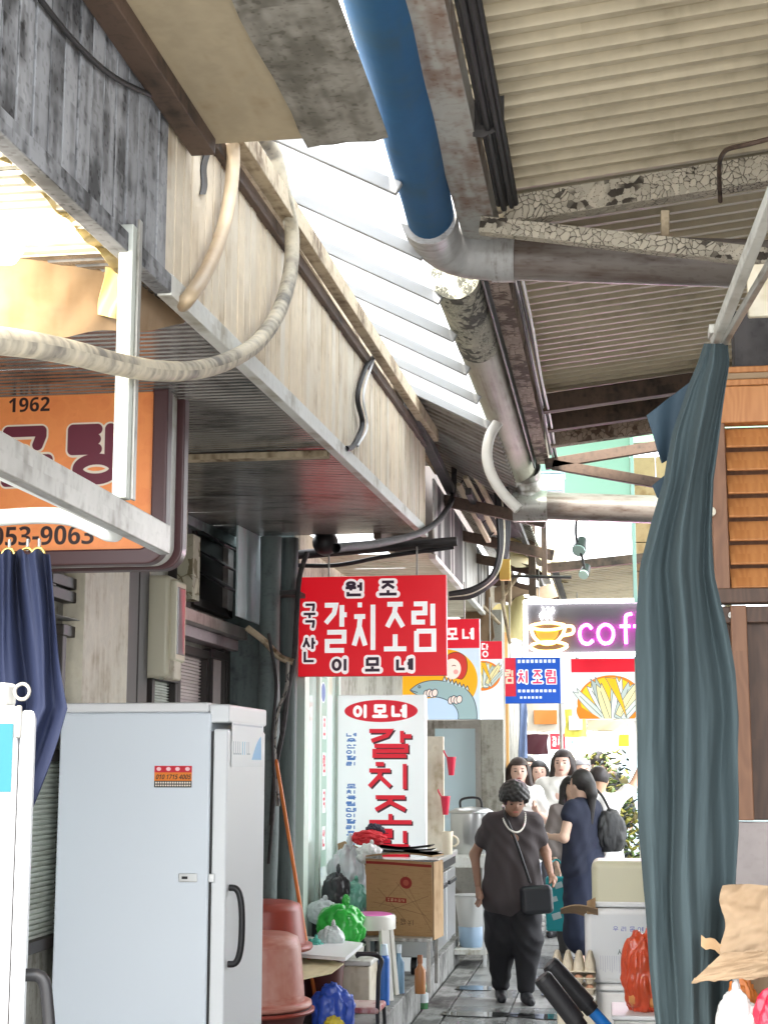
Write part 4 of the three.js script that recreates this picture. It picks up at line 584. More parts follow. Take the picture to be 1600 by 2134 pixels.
// ---------------------------------------------------------------- clutter on the step
const GY = 0.2; // top of the step
const plastic = (c, r = 0.35) => P(c, r, { clearcoat: 0.3, clearcoatRoughness: 0.4 });
{
  const clay = dirty([0.46, 0.15, 0.105], [0.55, 0.29, 0.23], 0.3, 350, { rough: 0.45 }), clay2 = dirty([0.33, 0.055, 0.035], [0.25, 0.06, 0.05], 0.2, 352, { rough: 0.4 }), maroon = dirty([0.10, 0.022, 0.018], [0.05, 0.015, 0.012], 0.2, 354, { rough: 0.45 });
  const basin = (px, py0, py1, halfpx, z, m, lab, base) => { // upturned basin: py0 its crown, py1 its rim
    const a = at(px, py1, { z }), b = at(px, py0, { z }), r = at(px + halfpx, py1, { z }).x - a.x, h = b.y - a.y, c = thing('basin', lab, 'basin', [a.x, a.y, z], 'upturned plastic basins beside the fridge');
    mesh('bowl', lathe([[0.001, h], [r * 0.6, h], [r * 0.74, h * 0.95], [r * 0.8, h * 0.82], [r * 0.87, h * 0.2], [r * 0.88, 0.03], [r * 0.86, 0.03], [r * 0.78, h * 0.8], [0.001, h * 0.94]], 48), m, c); mesh('rim', lathe([[r * 0.88, 0.035], [r, 0.03], [r * 1.01, 0.012], [r * 0.98, 0], [r * 0.87, 0.006], [r * 0.88, 0.035]], 48), m, c); return { x: a.x, y: a.y, r };
  };
  const b1 = basin(535, 1945, 2098, 112, -7.75, clay, 'faded pink-orange upturned basin beside the fridge door', true);
  const s1 = thing('basin', 'dark maroon basin under the faded pink-orange one', 'basin', [b1.x, GY, -7.75], 'upturned plastic basins beside the fridge'); { const r = b1.r, h = b1.y - GY - 0.002; mesh('bowl', lathe([[0.001, 0], [r * 0.7, 0], [r * 0.9, h * 0.85], [r * 1.0, h], [r * 0.96, h], [r * 0.66, 0.02], [0.001, 0.02]], 48), maroon, s1); mesh('rim', lathe([[r * 0.92, h - 0.02], [r * 1.05, h - 0.02], [r * 1.06, h - 0.002], [r * 0.92, h - 0.004]], 48), clay2, s1); }
  const b2 = basin(545, 1878, 1978, 104, -8.4, clay2, 'glossy red upturned basin behind the faded one', true);
  const s2 = thing('basin_stand', 'plastic drum carrying the glossy red basin', 'drum', [b2.x, GY, -8.4]); mesh('drum', lathe([[0.001, 0], [b2.r * 0.7, 0], [b2.r * 0.75, b2.y - GY - 0.002], [0.001, b2.y - GY - 0.002]], 32), maroon, s2);
  // maroon tub with boards on top
  const z = -8.75, R = rect(628, 2003, 718, 2125, z), t = thing('tub', 'deep maroon tub with papers laid across it', 'tub', [R.x, GY, z]), r = R.w / 2, h = R.y1 - GY;
  mesh('bowl', lathe([[0.001, 0], [r * 0.78, 0], [r * 0.98, h], [r * 1.06, h], [r * 1.06, h + 0.012], [r * 0.94, h + 0.01], [r * 0.74, 0.03], [0.001, 0.03]], 40), maroon, t);
  const y = GY + h + 0.013, pb = (name, lab, pts, yy, th, m) => { const s = new THREE.Shape(pts.map(([px, py]) => { const q = at(px, py, { y: yy }); return new THREE.Vector2(q.x, -q.z); })); tag(mesh(name, uvm(new THREE.ExtrudeGeometry(s, { depth: th, bevelEnabled: false }).rotateX(-Math.PI / 2).translate(0, yy, 0)), m), lab, 'board'); };
  pb('paper_board', 'yellowed paper board under the white board on the maroon tub', [[615, 2045], [690, 2030], [716, 2010], [640, 1990], [590, 2010]], y, 0.006, dirty([0.7, 0.62, 0.38], [0.5, 0.4, 0.2], 0.15, 356));
  pb('foam_board', 'white foam board laid over the maroon tub', [[618, 1995], [720, 2003], [756, 1972], [640, 1958], [596, 1978]], y + 0.03, 0.02, mt.white);
  pb('mint_board', 'mint green plastic board leaning behind the red basin', [[528, 1868], [560, 1858], [604, 1840], [580, 1878], [545, 1885]], 0.72, 0.01, M([0.45, 0.72, 0.62], 0.4));
}
{ // orange pole
  const a = at(577, 1592, { z: -9.0 }), b = at(628, 1905, { z: -8.75 }), d = b.clone().sub(a), e = b.clone().addScaledVector(d, (GY - b.y) / d.y * 1); e.y = GY + 0.01;
  const c = thing('broom', 'orange broom handle leaning on the drain stack', 'broom'); mesh('handle', rod(e, a, 0.011, 10), M([0.72, 0.2, 0.04], 0.4), c); mesh('cap', rod(a, a.clone().addScaledVector(d, -0.03), 0.013, 10, 0.008), M([0.6, 0.15, 0.03], 0.4), c); mesh('brush', box(0.24, 0.06, 0.05, e.x, GY + 0.03, e.z), mt.dark, c);
}
{ // bags, boxes, stool, chair
  const bag = (px, py, w, h, z, m, lab, seed, y0, amp = 0.25) => { const p = at(px, py, { z }), sx = w / 2 * -z / FOCAL, sy = h * -z / FOCAL; const o = thing('plastic_bag', lab, 'bag', [p.x, y0 ?? p.y, z]); mesh('bag', lump(sx, sy / 1.7, sx * 0.8, amp, seed, 4, 2.4), m, o); mesh('knot', lump(sx * 0.16, sy * 0.16, sx * 0.14, 0.4, seed + 5, 2, 3).translate(sx * 0.15, sy * 0.9, 0), m, o); return o; };
  const film = (c, t = 0.35) => P(c, 0.3, { transmission: t, thickness: 0, clearcoat: 0.4 });
  // crate stack carrying the bags
  const cr = thing('plastic_crate', 'dark plastic crate holding up the heaped bags', 'crate'), Q = rect(655, 1905, 770, 2010, -10.1); mesh('crate_body', bx(Q.x0, Q.x1, GY, Q.y1, -9.95, -10.3), M([0.03, 0.05, 0.05], 0.5), cr); mesh('crate_rim', bx(Q.x0 - 0.012, Q.x1 + 0.012, Q.y1, Q.y1 + 0.03, -9.93, -10.32), M([0.04, 0.07, 0.07], 0.5), cr);
  const y0 = Q.y1 + 0.031;
  bag(722, 1905, 92, 130, -10.15, film([0.75, 0.78, 0.8], 0.3), 'crumpled clear bag of white rubbish beside the cardboard box', 31, y0, 0.32);
  bag(738, 1905, 60, 62, -9.98, film([0.2, 0.55, 0.42], 0.2), 'mint green bag tucked under the clear rubbish bag', 33, y0);
  const gz = -9.35, tb = thing('wash_tub', 'pale plastic tub heaped with bags beside the pink stool', 'tub', [at(700, 2000, { z: gz }).x, GY, gz]); const th = at(700, 1972, { z: gz }).y - GY; mesh('tub_body', lathe([[0.001, 0], [0.13, 0], [0.17, th], [0.18, th + 0.01], [0.15, th], [0.12, 0.02], [0.001, 0.02]], 32), M([0.6, 0.6, 0.52], 0.5), tb); mesh('tub_fill', new THREE.CircleGeometry(0.155, 24).rotateX(-Math.PI / 2).translate(0, th - 0.01, 0), mt.white, tb);
  bag(712, 1985, 110, 88, gz, film([0.04, 0.6, 0.07], 0.25), 'bright green plastic bag beside the pink stool', 35, GY + th + 0.005, 0.3);
  bag(672, 1925, 72, 50, -9.7, film([0.8, 0.84, 0.86], 0.3), 'white crumpled carrier bag beside the green bag', 37, undefined, 0.3);
  bag(700, 1905, 62, 84, -9.92, P([0.03, 0.03, 0.035], 0.3, { clearcoat: 0.4 }), 'black rubbish bag wedged beside the crumpled clear bag', 47, y0, 0.3);
  bag(690, 1985, 60, 56, -9.1, film([0.75, 0.8, 0.8], 0.3), 'thin white bag slumped in front of the bright green bag', 49, undefined, 0.3);
  for (const [px, z, w, h, tilt, lab] of [[672, -10.2, 0.34, 0.62, 0.18, 'torn cardboard sheet leaning on the mint door post'], [735, -10.42, 0.3, 0.86, -0.1, 'brown cardboard sheet behind the rubbish bags']]) { const p = at(px, 1900, { z }), c = thing('cardboard_sheet', lab, 'cardboard', [p.x, GY, z]); const m = mesh('sheet', sheet(patch(8, 6, (u, v) => V((u - 0.5) * w + 0.02 * Math.sin(v * 7), h * (1 - v) + 0.02 * Math.sin(u * 9) * (v < 0.1 ? 1 : 0), -0.1 * (1 - v) + 0.012 * Math.sin(u * 6 + v * 4))), 0.008), mt.card, c); m.rotation.z = tilt * 0.3; mesh('crease', bar(V(-w / 2 + 0.02, h * 0.5, -0.035), V(w / 2 - 0.02, h * 0.5, -0.035), 0.006, 0.006), mt.card, c); }
  bag(770, 1800, 60, 42, -10.0, film([0.85, 0.85, 0.83], 0.3), 'white crumpled bag beside the red cloth on the box', 91, undefined, 0.35); bag(655, 2000, 46, 44, -9.0, film([0.1, 0.6, 0.5], 0.3), 'small mint bag beside the glossy red basin', 93, undefined, 0.3);
  { const z = -8.95, R = rect(712, 2002, 770, 2095, z), c = thing('foam_crate', 'beige foam crate between the maroon tub and the chair', 'crate'); mesh('crate_body', bx(R.x0, R.x1, GY, R.y1 - 0.03, z, z - 0.3, 0.012), mt.cream, c); mesh('lid', bx(R.x0 - 0.01, R.x1 + 0.01, R.y1 - 0.03, R.y1, z + 0.01, z - 0.31, 0.01), mt.whiteDirty, c); }
  // flattened cardboard box
  { const z = -9.85, R = rect(762, 1790, 900, 1952, z), c = thing('cardboard_box', 'flattened brown cardboard box with red print standing on edge', 'cardboard box', [R.x, R.y0, z]), t = canvas(480, 560, (g, W, H) => { g.fillStyle = '#a8855c'; g.fillRect(0, 0, W, H); const r = rng(6); for (let i = 0; i < 900; i++) { g.fillStyle = r() > 0.5 ? 'rgba(200,165,120,0.12)' : 'rgba(95,65,35,0.1)'; g.fillRect(r() * W, r() * H, 4 + r() * 60, 1 + r() * 5); } g.strokeStyle = 'rgba(80,55,30,0.5)'; g.lineWidth = 3; for (let i = 0; i < 6; i++) { g.beginPath(); g.moveTo(r() * W, r() * H); g.lineTo(r() * W, r() * H); g.stroke(); } hangul(g, '국산갈치', 120, 90, 46, 44, 5, '#6a5038', { gap: 14 }); g.fillStyle = '#8a2c24'; g.fillRect(140, 250, 150, 34); hangul(g, '조림이모네', 150, 256, 20, 22, 3, '#d0b088', { gap: 6 }); g.beginPath(); g.arc(290, 400, 44, 0, 7); g.fill(); g.fillStyle = '#a8503e'; g.beginPath(); g.arc(290, 400, 22, 0, 7); g.fill(); g.fillStyle = '#8a2c24'; g.fillRect(0, H - 36, W, 20); });
    mesh('panel', sheet(patch(8, 10, (u, v) => V((u - 0.5) * R.w, R.h * (1 - v) - 0.02 * u, -0.02 * Math.sin(u * 5) - 0.05 * v)), 0.012), M([1, 1, 1], 0.9, { map: (() => { t.wrapS = t.wrapT = THREE.RepeatWrapping; t.repeat.set(1 / R.w, 1 / R.h); t.offset.set(0.5, 0); return t; })() }), c);
    mesh('flap', sheet(patch(6, 8, (u, v) => V((u - 0.5) * R.w + 0.05 * v, R.h + 0.01 + 0.02 * Math.sin(u * 3), -0.22 * v)), 0.01), mt.card, c); mesh('side_panel', sheet(patch(6, 4, (u, v) => V(R.w / 2 + 0.01 + 0.03 * u, R.h * (1 - v) - 0.02, -0.02 - 0.26 * u)), 0.012), mt.card, c);
    const s = thing('low_shelf', 'low dark shelf under the cardboard box with bottles below', 'shelf'); mesh('shelf_top', bx(R.x0, R.x1, R.y0 - 0.025, R.y0 - 0.001, z + 0.06, z - 0.42), mt.steel, s); for (const x of [R.x0 + 0.02, R.x1 - 0.02]) for (const zz of [z + 0.03, z - 0.39]) mesh('leg', bx(x - 0.012, x + 0.012, GY, R.y0 - 0.025, zz - 0.012, zz + 0.012), mt.steel, s);
    const top = R.y1 + 0.02; const pz = -10.25; const hs = thing('paper_heap', 'heap of dark lids and newspaper on the cardboard box', 'papers', [R.x, R.y1 + 0.015, pz + 0.2]); for (let i = 0; i < 4; i++) mesh('sheet_layer', sheet(patch(4, 8, (u, v) => V((u - 0.5) * (0.44 - i * 0.03), i * 0.014 + 0.012 * Math.sin(u * 4 + i), -v * 0.26)), 0.006), i % 2 ? mt.dark : mt.whiteDirty, hs);
    const rc = at(770, 1776, { z: pz + 0.1 }), cl = thing('red_cloth', 'red crumpled cloth on the heap of papers', 'cloth', [rc.x, R.y1 + 0.07, pz + 0.12]); mesh('cloth', lump(0.13, 0.06, 0.09, 0.45, 41, 4, 3), M([0.6, 0.02, 0.03], 0.7), cl); mesh('dark_fold', lump(0.07, 0.05, 0.06, 0.4, 43, 3, 3).translate(0.03, 0.055, -0.05), M([0.03, 0.025, 0.05], 0.7), cl);
    for (const [px, c1, c2, hh, lab] of [[832, [0.2, 0.35, 0.5], [0.7, 0.75, 0.8], 0.26, 'blue-grey spray bottle under the low shelf'], [876, [0.4, 0.16, 0.05], [0.3, 0.1, 0.03], 0.2, 'brown bottle under the low shelf']]) { const p = at(px, 2010, { z: -9.8 }), b = thing('bottle', lab, 'bottle', [p.x, GY, -9.78]); mesh('bottle_body', lathe([[0.001, 0], [0.034, 0], [0.035, hh * 0.7], [0.014, hh * 0.84], [0.014, hh], [0.001, hh]], 20), plastic(c1), b); mesh('cap', lathe([[0.001, hh + 0.03], [0.017, hh + 0.03], [0.017, hh - 0.02], [0.015, hh - 0.02]], 16), plastic(c2), b); }
  }
  { // stool
    const z = -9.55, R = rect(718, 1903, 824, 1990, z), c = thing('stool', 'white plastic stool with a pink seat', 'stool', [R.x, GY, z]), h = R.y1 - GY, r = R.w / 2; mesh('seat', lathe([[0.001, h], [r * 0.8, h], [r * 0.9, h - 0.012], [r * 0.9, h - 0.025], [0.001, h - 0.025]], 36), plastic([0.78, 0.16, 0.5]), c); mesh('skirt', lathe([[r * 0.94, h - 0.004], [r, h - 0.02], [r * 1.0, h - 0.09], [r * 0.95, h - 0.09], [r * 0.9, h - 0.02]], 36), plastic([0.75, 0.73, 0.66]), c); for (const [sx, sz] of [[-1, 1], [1, 1], [-1, -1], [1, -1]]) mesh('leg', bar(V(sx * r * 0.62, h - 0.06, sz * r * 0.62), V(sx * r * 0.85, 0.003, sz * r * 0.85), 0.06, 0.03), plastic([0.75, 0.73, 0.66]), c);
  }
  { // black chair
    const z = -8.55, p = at(748, 2080, { z }), yS = at(745, 2098, { z }).y, yT = at(760, 1985, { z }).y, c = thing('chair', 'black-framed chair with worn red seat in front of the tubs', 'chair', [p.x, 0, z]);
    mesh('seat', box(0.26, 0.035, 0.28, 0, yS, 0, 0.014), dirty([0.34, 0.05, 0.05], [0.6, 0.5, 0.46], 0.3, 360), c); mesh('backrest', tube([V(0.12, yS - 0.02, 0.12), V(0.13, yS + 0.2, 0.13), V(0.14, yT - 0.02, 0.12), V(0.1, yT, 0.1), V(0.02, yT + 0.002, 0.1), V(0.0, yT - 0.01, 0.1)], 0.012, 40, 10), mt.black, c); mesh('back_pad', box(0.12, 0.02, 0.03, 0.06, yT + 0.006, 0.1, 0.008), mt.black, c);
    for (const [x, zz] of [[-0.11, 0.12], [0.12, 0.12]]) mesh('leg', rod(V(x, yS - 0.015, zz), V(x * 1.1, GY * 0 + (p.x + x > -1.32 ? 0.004 : GY), zz), 0.011, 8), mt.black, c); for (const x of [-0.11, 0.12]) mesh('leg', rod(V(x, yS - 0.015, -0.12), V(x * 1.1, p.x + x > -1.32 ? 0.004 : GY, -0.12), 0.011, 8), mt.black, c);
    const by = thing('blue_can', 'tall blue spray can with pale cap on the step', 'spray can', [at(800, 2050, { z: -9.3 }).x, GY, -9.3]); mesh('can', lathe([[0.001, 0], [0.033, 0], [0.034, 0.26], [0.024, 0.285], [0.001, 0.285]], 20), plastic([0.02, 0.13, 0.5]), by); mesh('cap', lathe([[0.001, 0.345], [0.02, 0.345], [0.026, 0.283], [0.02, 0.283]], 18), plastic([0.6, 0.72, 0.82]), by);
    const gl = thing('glass_bottle', 'small green glass bottle standing by the step edge', 'bottle', [at(886, 2095, { y: 0.01 }).x, 0.004, at(886, 2100, { y: 0.01 }).z]); mesh('bottle_body', lathe([[0.001, 0], [0.032, 0], [0.032, 0.13], [0.012, 0.18], [0.012, 0.23], [0.001, 0.23]], 20), P([0.06, 0.22, 0.09], 0.1, { clearcoat: 1 }), gl); mesh('label_band', lathe([[0.0328, 0.04], [0.0328, 0.11]], 20), M([0.65, 0.7, 0.72], 0.5), gl);
    const bp = at(690, 2134, { z: -8.2 }), bb = thing('plastic_bag', 'blue and yellow patterned bag at the foot of the maroon tub', 'bag', [bp.x, GY, -8.25]); mesh('bag', lump(0.13, 0.16, 0.1, 0.35, 51, 4, 2.6), plastic([0.03, 0.09, 0.5]), bb); mesh('yellow_print', lump(0.06, 0.05, 0.05, 0.3, 53, 3, 3).translate(0.02, 0.03, 0.075), plastic([0.75, 0.6, 0.05]), bb);
  }
  { // stainless counter fridge
    const z0 = -10.55, z1 = -11.75, a = at(905, 1900, { z: z0 }), b = at(930, 1900, { z: z0 }), top = at(900, 1790, { z: z0 }).y, xf = -1.22, c = thing('counter_fridge', 'stainless steel counter fridge on castors beside the cardboard box', 'counter fridge');
    mesh('cabinet', bx(-1.85, xf - 0.03, 0.32, top - 0.04, z0, z1, 0.006), mt.stainless, c); mesh('worktop', bx(-1.87, xf + 0.02, top - 0.04, top, z0 + 0.02, z1 - 0.02, 0.008), mt.stainless, c); mesh('edge_trim', bx(xf - 0.029, xf + 0.004, top - 0.1, top - 0.042, z0 + 0.002, z1), mt.black, c);
    for (const [u0, u1] of [[0.02, 0.48], [0.52, 0.98]]) { const d = mesh('door', bx(xf - 0.028, xf, 0.36, top - 0.12, mix(z0, z1, u0), mix(z0, z1, u1), 0.006), mt.stainless, c); mesh('handle', bx(xf, xf + 0.02, top - 0.22, top - 0.19, mix(z0, z1, u0 + 0.05), mix(z0, z1, u1 - 0.05), 0.006), mt.black, d); }
    for (const [x, z] of [[-1.8, z0 - 0.06], [-1.38, z0 - 0.06], [-1.8, z1 + 0.06], [-1.38, z1 + 0.06]]) mesh('castor', rod(V(x - 0.02, 0.26, z), V(x + 0.02, 0.26, z), 0.058, 16), mt.black, c);
    for (const [x, z] of [[-1.8, z0 - 0.06], [-1.38, z0 - 0.06], [-1.8, z1 + 0.06], [-1.38, z1 + 0.06]]) mesh('castor_stem', bx(x - 0.015, x + 0.015, 0.28, 0.325, z - 0.015, z + 0.015), mt.steel, c);
    const cp = at(932, 1760, { z: -11.1 }), cu = thing('mug', 'cream plastic mug on the counter fridge', 'mug', [cp.x, top, -11.1]); mesh('cup', lathe([[0.001, 0], [0.035, 0], [0.042, 0.16], [0.038, 0.16], [0.032, 0.01], [0.001, 0.01]], 24), plastic([0.72, 0.66, 0.5]), cu); mesh('handle', new THREE.TorusGeometry(0.035, 0.008, 8, 20, Math.PI).rotateZ(-Math.PI / 2).translate(0.04, 0.09, 0), plastic([0.72, 0.66, 0.5]), cu);
    const pa = thing('jug_rack', 'pale upright panel with red jug beside the tall white sign', 'panel'); const w = rect(886, 1535, 926, 1790, -11.55); mesh('panel', bx(w.x0, w.x1, top, w.y1, -11.5, -11.55), mt.cream, pa); mesh('panel_frame', bx(w.x0 - 0.015, w.x0 - 0.001, top, w.y1, -11.49, -11.56), mt.frame, pa);
    for (const [x, y, lab] of [[940, 1590, 'red plastic ladle jug hung high on the pale panel'], [928, 1672, 'red plastic jug hung low on the pale panel']]) { const p = at(x, y, { z: -11.45 }), k = thing('red_jug', lab, 'jug', [p.x, p.y, p.z]); mesh('jug_body', lathe([[0.001, -0.09], [0.02, -0.09], [0.036, 0.04], [0.04, 0.045], [0.033, 0.045], [0.018, -0.08], [0.001, -0.08]], 20), plastic([0.6, 0.01, 0.05]), k); mesh('jug_handle', tube([V(-0.03, 0.04, 0), V(-0.05, 0.07, -0.02), V(-0.06, 0.09, -0.05)], 0.006, 16, 8), plastic([0.6, 0.01, 0.05]), k); }
  }
  { // far kitchen trolley with steel pot
    const z = -12.6, R = rect(928, 1782, 1012, 1985, z), y = R.y1, c = thing('kitchen_trolley', 'white steel kitchen trolley carrying a big stock pot', 'trolley'); mesh('top_shelf', bx(R.x0, R.x1, y - 0.1, y, z, z - 0.5), mt.whiteDirty, c); mesh('lower_shelf', bx(R.x0, R.x1, 0.1, 0.14, z, z - 0.5), mt.whiteDirty, c); for (const x of [R.x0 + 0.015, R.x1 - 0.015]) for (const zz of [z - 0.02, z - 0.48]) mesh('leg', bx(x - 0.014, x + 0.014, 0.003, y - 0.1, zz - 0.014, zz + 0.014), mt.stainless, c);
    const r = 0.17, px = R.x + 0.03, h = at(970, 1695, { z }).y - y, t = thing('stock_pot', 'large stainless stock pot with lid and black handle on the trolley', 'pot', [px, y, z - 0.24]); mesh('pot_body', lathe([[0.001, 0], [r, 0], [r, h], [r * 0.97, h], [r * 0.97, 0.01], [0.001, 0.01]], 40), mt.stainless, t); mesh('lid', lathe([[0.001, h + 0.05], [r * 0.8, h + 0.035], [r * 1.08, h + 0.006], [r * 1.08, h - 0.006], [r * 0.98, h - 0.004]], 40), mt.stainless, t); mesh('handle', tube([V(-0.09, h + 0.03, 0), V(-0.085, h + 0.1, 0), V(0.07, h + 0.11, 0), V(0.09, h + 0.03, 0)], 0.01, 24, 8), mt.black, t);
    const bk = thing('bucket', 'white bucket over a pale blue one on the trolley shelf', 'bucket', [R.x + 0.02, 0.14, z - 0.22]); mesh('bucket_body', lathe([[0.001, 0.16], [0.1, 0.16], [0.13, 0.4], [0.14, 0.41], [0.001, 0.41]], 28), plastic([0.75, 0.76, 0.75]), bk); mesh('blue_base', lathe([[0.001, 0], [0.09, 0], [0.105, 0.16], [0.001, 0.16]], 28), plastic([0.35, 0.5, 0.68]), bk);
    // pale booth behind
    const b = rect(930, 1500, 1048, 1790, -14.2), k = thing('glass_booth', 'pale blue glass booth behind the stock pot', 'booth'); mesh('frame_panel', bx(b.x0 - 0.5, b.x0 + 0.33, 0, b.y1, -14.2, -14.4, 0.01), mt.steel, k); mesh('glass_pane', bx(b.x0 - 0.1, b.x0 + 0.27, 0.9, b.y1 - 0.08, -14.17, -14.195, 0), P([0.55, 0.72, 0.8], 0.08, { clearcoat: 1 }), k); mesh('column', bx(b.x0 + 0.33, b.x1 + 0.02, 0, 3, -14.05, -14.35, 0.01), mt.wall, k);
  }
}
// ---------------------------------------------------------------- curtain side
{
  const c = thing('tied_curtain', 'long teal-grey curtain gathered and hanging from the awning arm', 'curtain'), z = -4.0;
  const L = [[715, 1466], [760, 1450], [800, 1432], [900, 1400], [1000, 1384], [1100, 1352], [1180, 1330], [1300, 1325], [1500, 1324], [1700, 1330], [1850, 1338], [2000, 1352], [2134, 1366], [2420, 1392]], Rr = [[715, 1514], [760, 1520], [900, 1500], [1000, 1484], [1100, 1482], [1200, 1490], [1300, 1512], [1400, 1530], [1500, 1540], [1600, 1538], [1700, 1536], [1850, 1532], [2134, 1520], [2420, 1515]];
  const ip = (t, y) => { let i = 1; while (i < t.length - 1 && t[i][0] < y) i++; const [y0, a] = t[i - 1], [y1, b] = t[i]; return mix(a, b, clamp((y - y0) / (y1 - y0))); };
  const folds = [0.0, 0.22, 0.36, 0.52, 0.64, 0.82, 1.0];
  const rows = patch(90, 110, (u, v) => {
    const py = mix(716, 2420, v), w = 0.3 + 0.7 * Math.min(1, v * 3), uu = u + 0.035 * Math.sin(v * 7 + u * 6);
    let k = 0; for (const [f, ph, am] of [[13, 0.4, 0.032], [25, 1.7, 0.01], [47, 0.2, 0.002]]) k += am * Math.sin(uu * f + ph + v * (f * 0.03) * Math.sin(v * 3));
    k = k * w + 0.028 * (fbm(u, v * 0.8, 7, 5, 91) - 0.5) * w + 0.02 * Math.pow(Math.abs(Math.sin(uu * 9.4 + v * 1.2)), 6) * w;
    return at(mix(ip(L, py), ip(Rr, py), u) + 2 * Math.sin(v * 30 + u * 9), py, { z: z + k + 0.05 * Math.sin(u * 3.14) });
  });
  const cm = M([0.036, 0.056, 0.062], 0.85, { bumpMap: bumpFine, bumpScale: 0.0015 });
  mesh('drape', sheet(rows, 0.003), cm, c);
  mesh('hem_flap', sheet(patch(10, 10, (u, v) => at(mix(mix(1346, 1455, u), mix(1380, 1440, u), v), mix(mix(866, 782, u), mix(965, 930, u), v), { z: z - 0.03 + 0.012 * Math.sin(u * 8 + v * 3) })), 0.004), M([0.022, 0.045, 0.066], 0.75), c);
  mesh('hem_flap', sheet(patch(6, 6, (u, v) => at(mix(mix(1358, 1420, u), mix(1368, 1400, u), v), mix(mix(1012, 960, u), mix(1036, 1060, u), v), { z: z - 0.04 })), 0.004), M([0.022, 0.045, 0.066], 0.75), c);
  const hk = at(1500, 706, { z }); mesh('hook', tube([V(hk.x, hk.y - 0.02, z), V(hk.x + 0.012, hk.y + 0.01, z), V(hk.x, hk.y + 0.025, z)], 0.006, 14, 8), mt.white, c);
  // awning arm carrying it
  const a = thing('folding_awning', 'pale folding awning arm that carries the teal curtain', 'awning arm'), e0 = at(1490, 712, { z: -4.02 }), e1 = at(1640, 330, { z: -3.2 });
  const al = dirty([0.5, 0.5, 0.46], [0.2, 0.18, 0.15], 0.25, 370, { rough: 0.4, metal: 0.3 });
  mesh('arm_bar', bar(e0, e1, 0.028, 0.035), al, a); mesh('arm_bar', bar(e0.clone().add(V(0.02, -0.01, 0.03)), e1.clone().add(V(0.07, -0.05, 0.05)), 0.018, 0.022), mt.steel, a); mesh('joint', bx(hk.x - 0.03, hk.x + 0.03, hk.y + 0.008, hk.y + 0.034, z - 0.04, z + 0.03), al, a); mesh('wall_stay', bar(e1, V(1.5, e1.y + 0.25, e1.z), 0.03, 0.03), al, a);
  // wooden shutter box and wall of the stall behind the curtain
  const s = thing('wooden_stall', 'wooden stall front with louvred shutter behind the curtain', 'stall front'), zz = -4.5;
  const warmLitWood = wood([0.50, 0.22, 0.075], [0.36, 0.13, 0.035], 381, { rough: 0.5 }), pineDark = wood([0.10, 0.055, 0.035], [0.055, 0.03, 0.02], 383), mid = wood([0.24, 0.12, 0.065], [0.17, 0.08, 0.045], 385);  // first wood: warm lamp light on the shutter is put into its orange
  const sl = rect(1480, 745, 1780, 1235, zz); mesh('shutter_stile', bx(sl.x0, sl.x0 + 0.045, sl.y0 + 0.01, at(1490, 800, { z: zz }).y, zz, zz - 0.06), mid, s); const yT = at(1500, 806, { z: zz }).y, yB = at(1500, 1225, { z: zz }).y; mesh('shutter_rail', bx(sl.x0 - 0.002, sl.x1, yT - 0.11, yT, zz + 0.004, zz - 0.056), warmLitWood, s);
  for (let i = 0; i < 7; i++) { const y = mix(yT - 0.15, yB + 0.03, i / 6), m = mesh('slat', box(sl.x1 - sl.x0 - 0.05, 0.008, 0.075, 0, 0, 0, 0.003), warmLitWood, s); m.position.set((sl.x0 + 0.045 + sl.x1) / 2, y, zz - 0.03); m.rotation.x = 0.95; }
  mesh('shutter_back', bx(sl.x0 + 0.045, sl.x1, yB - 0.02, yT - 0.11, zz - 0.07, zz - 0.08, 0), mid, s); mesh('shutter_sill', bx(sl.x0 - 0.005, sl.x1, yB - 0.045, yB - 0.002, zz + 0.008, zz - 0.06), pineDark, s);
  for (let i = 0; i < 3; i++) mesh('top_board', bx(sl.x0 + 0.01 + i * 0.006, sl.x1, yT + 0.004 + i * 0.022, yT + 0.024 + i * 0.022, zz - 0.01 - i * 0.01, zz - 0.2), i === 1 ? mt.kraft : warmLitWood, s);
  const yW = at(1500, 1710, { z: zz }).y; mesh('panel_board', bx(sl.x0 + 0.01, sl.x1 + 0.5, yW, yB - 0.05, zz - 0.05, zz - 0.075), pineDark, s); const po = rect(1528, 1270, 1562, 1700, zz - 0.02); mesh('post', bx(po.x0, po.x1, yW, yB - 0.05, zz - 0.045, zz - 0.008), mid, s); mesh('cross_rail', bx(sl.x0, sl.x1 + 0.4, yB - 0.1, yB - 0.052, zz - 0.046, zz - 0.02), pineDark, s); mesh('lower_panel', bx(sl.x0 - 0.02, sl.x1 + 0.5, 0.02, yW - 0.004, zz - 0.03, zz - 0.06), dirty([0.34, 0.30, 0.29], [0.2, 0.17, 0.16], 0.2, 387), s);
  const bo = at(1524, 1281, { z: zz }); mesh('bolt', rod(V(bo.x, bo.y, zz - 0.02), V(bo.x, bo.y, zz - 0.01), 0.01, 10), mt.steel, s); const kn = at(1480, 1068, { z: zz }); mesh('knob', rod(V(kn.x, kn.y, zz), V(kn.x, kn.y, zz + 0.02), 0.014, 10), mt.cream, s);
  const hd_ = rect(1528, 640, 1900, 770, zz - 0.1); mesh('stall_header', bx(hd_.x0, 1.7, yT + 0.075, hd_.y1, zz - 0.1, zz - 0.2), mt.dark, s); mesh('stall_side_wall', bx(1.7, 1.8, 0, 3.85, -2.2, -10, 0.01), mt.brown, s);
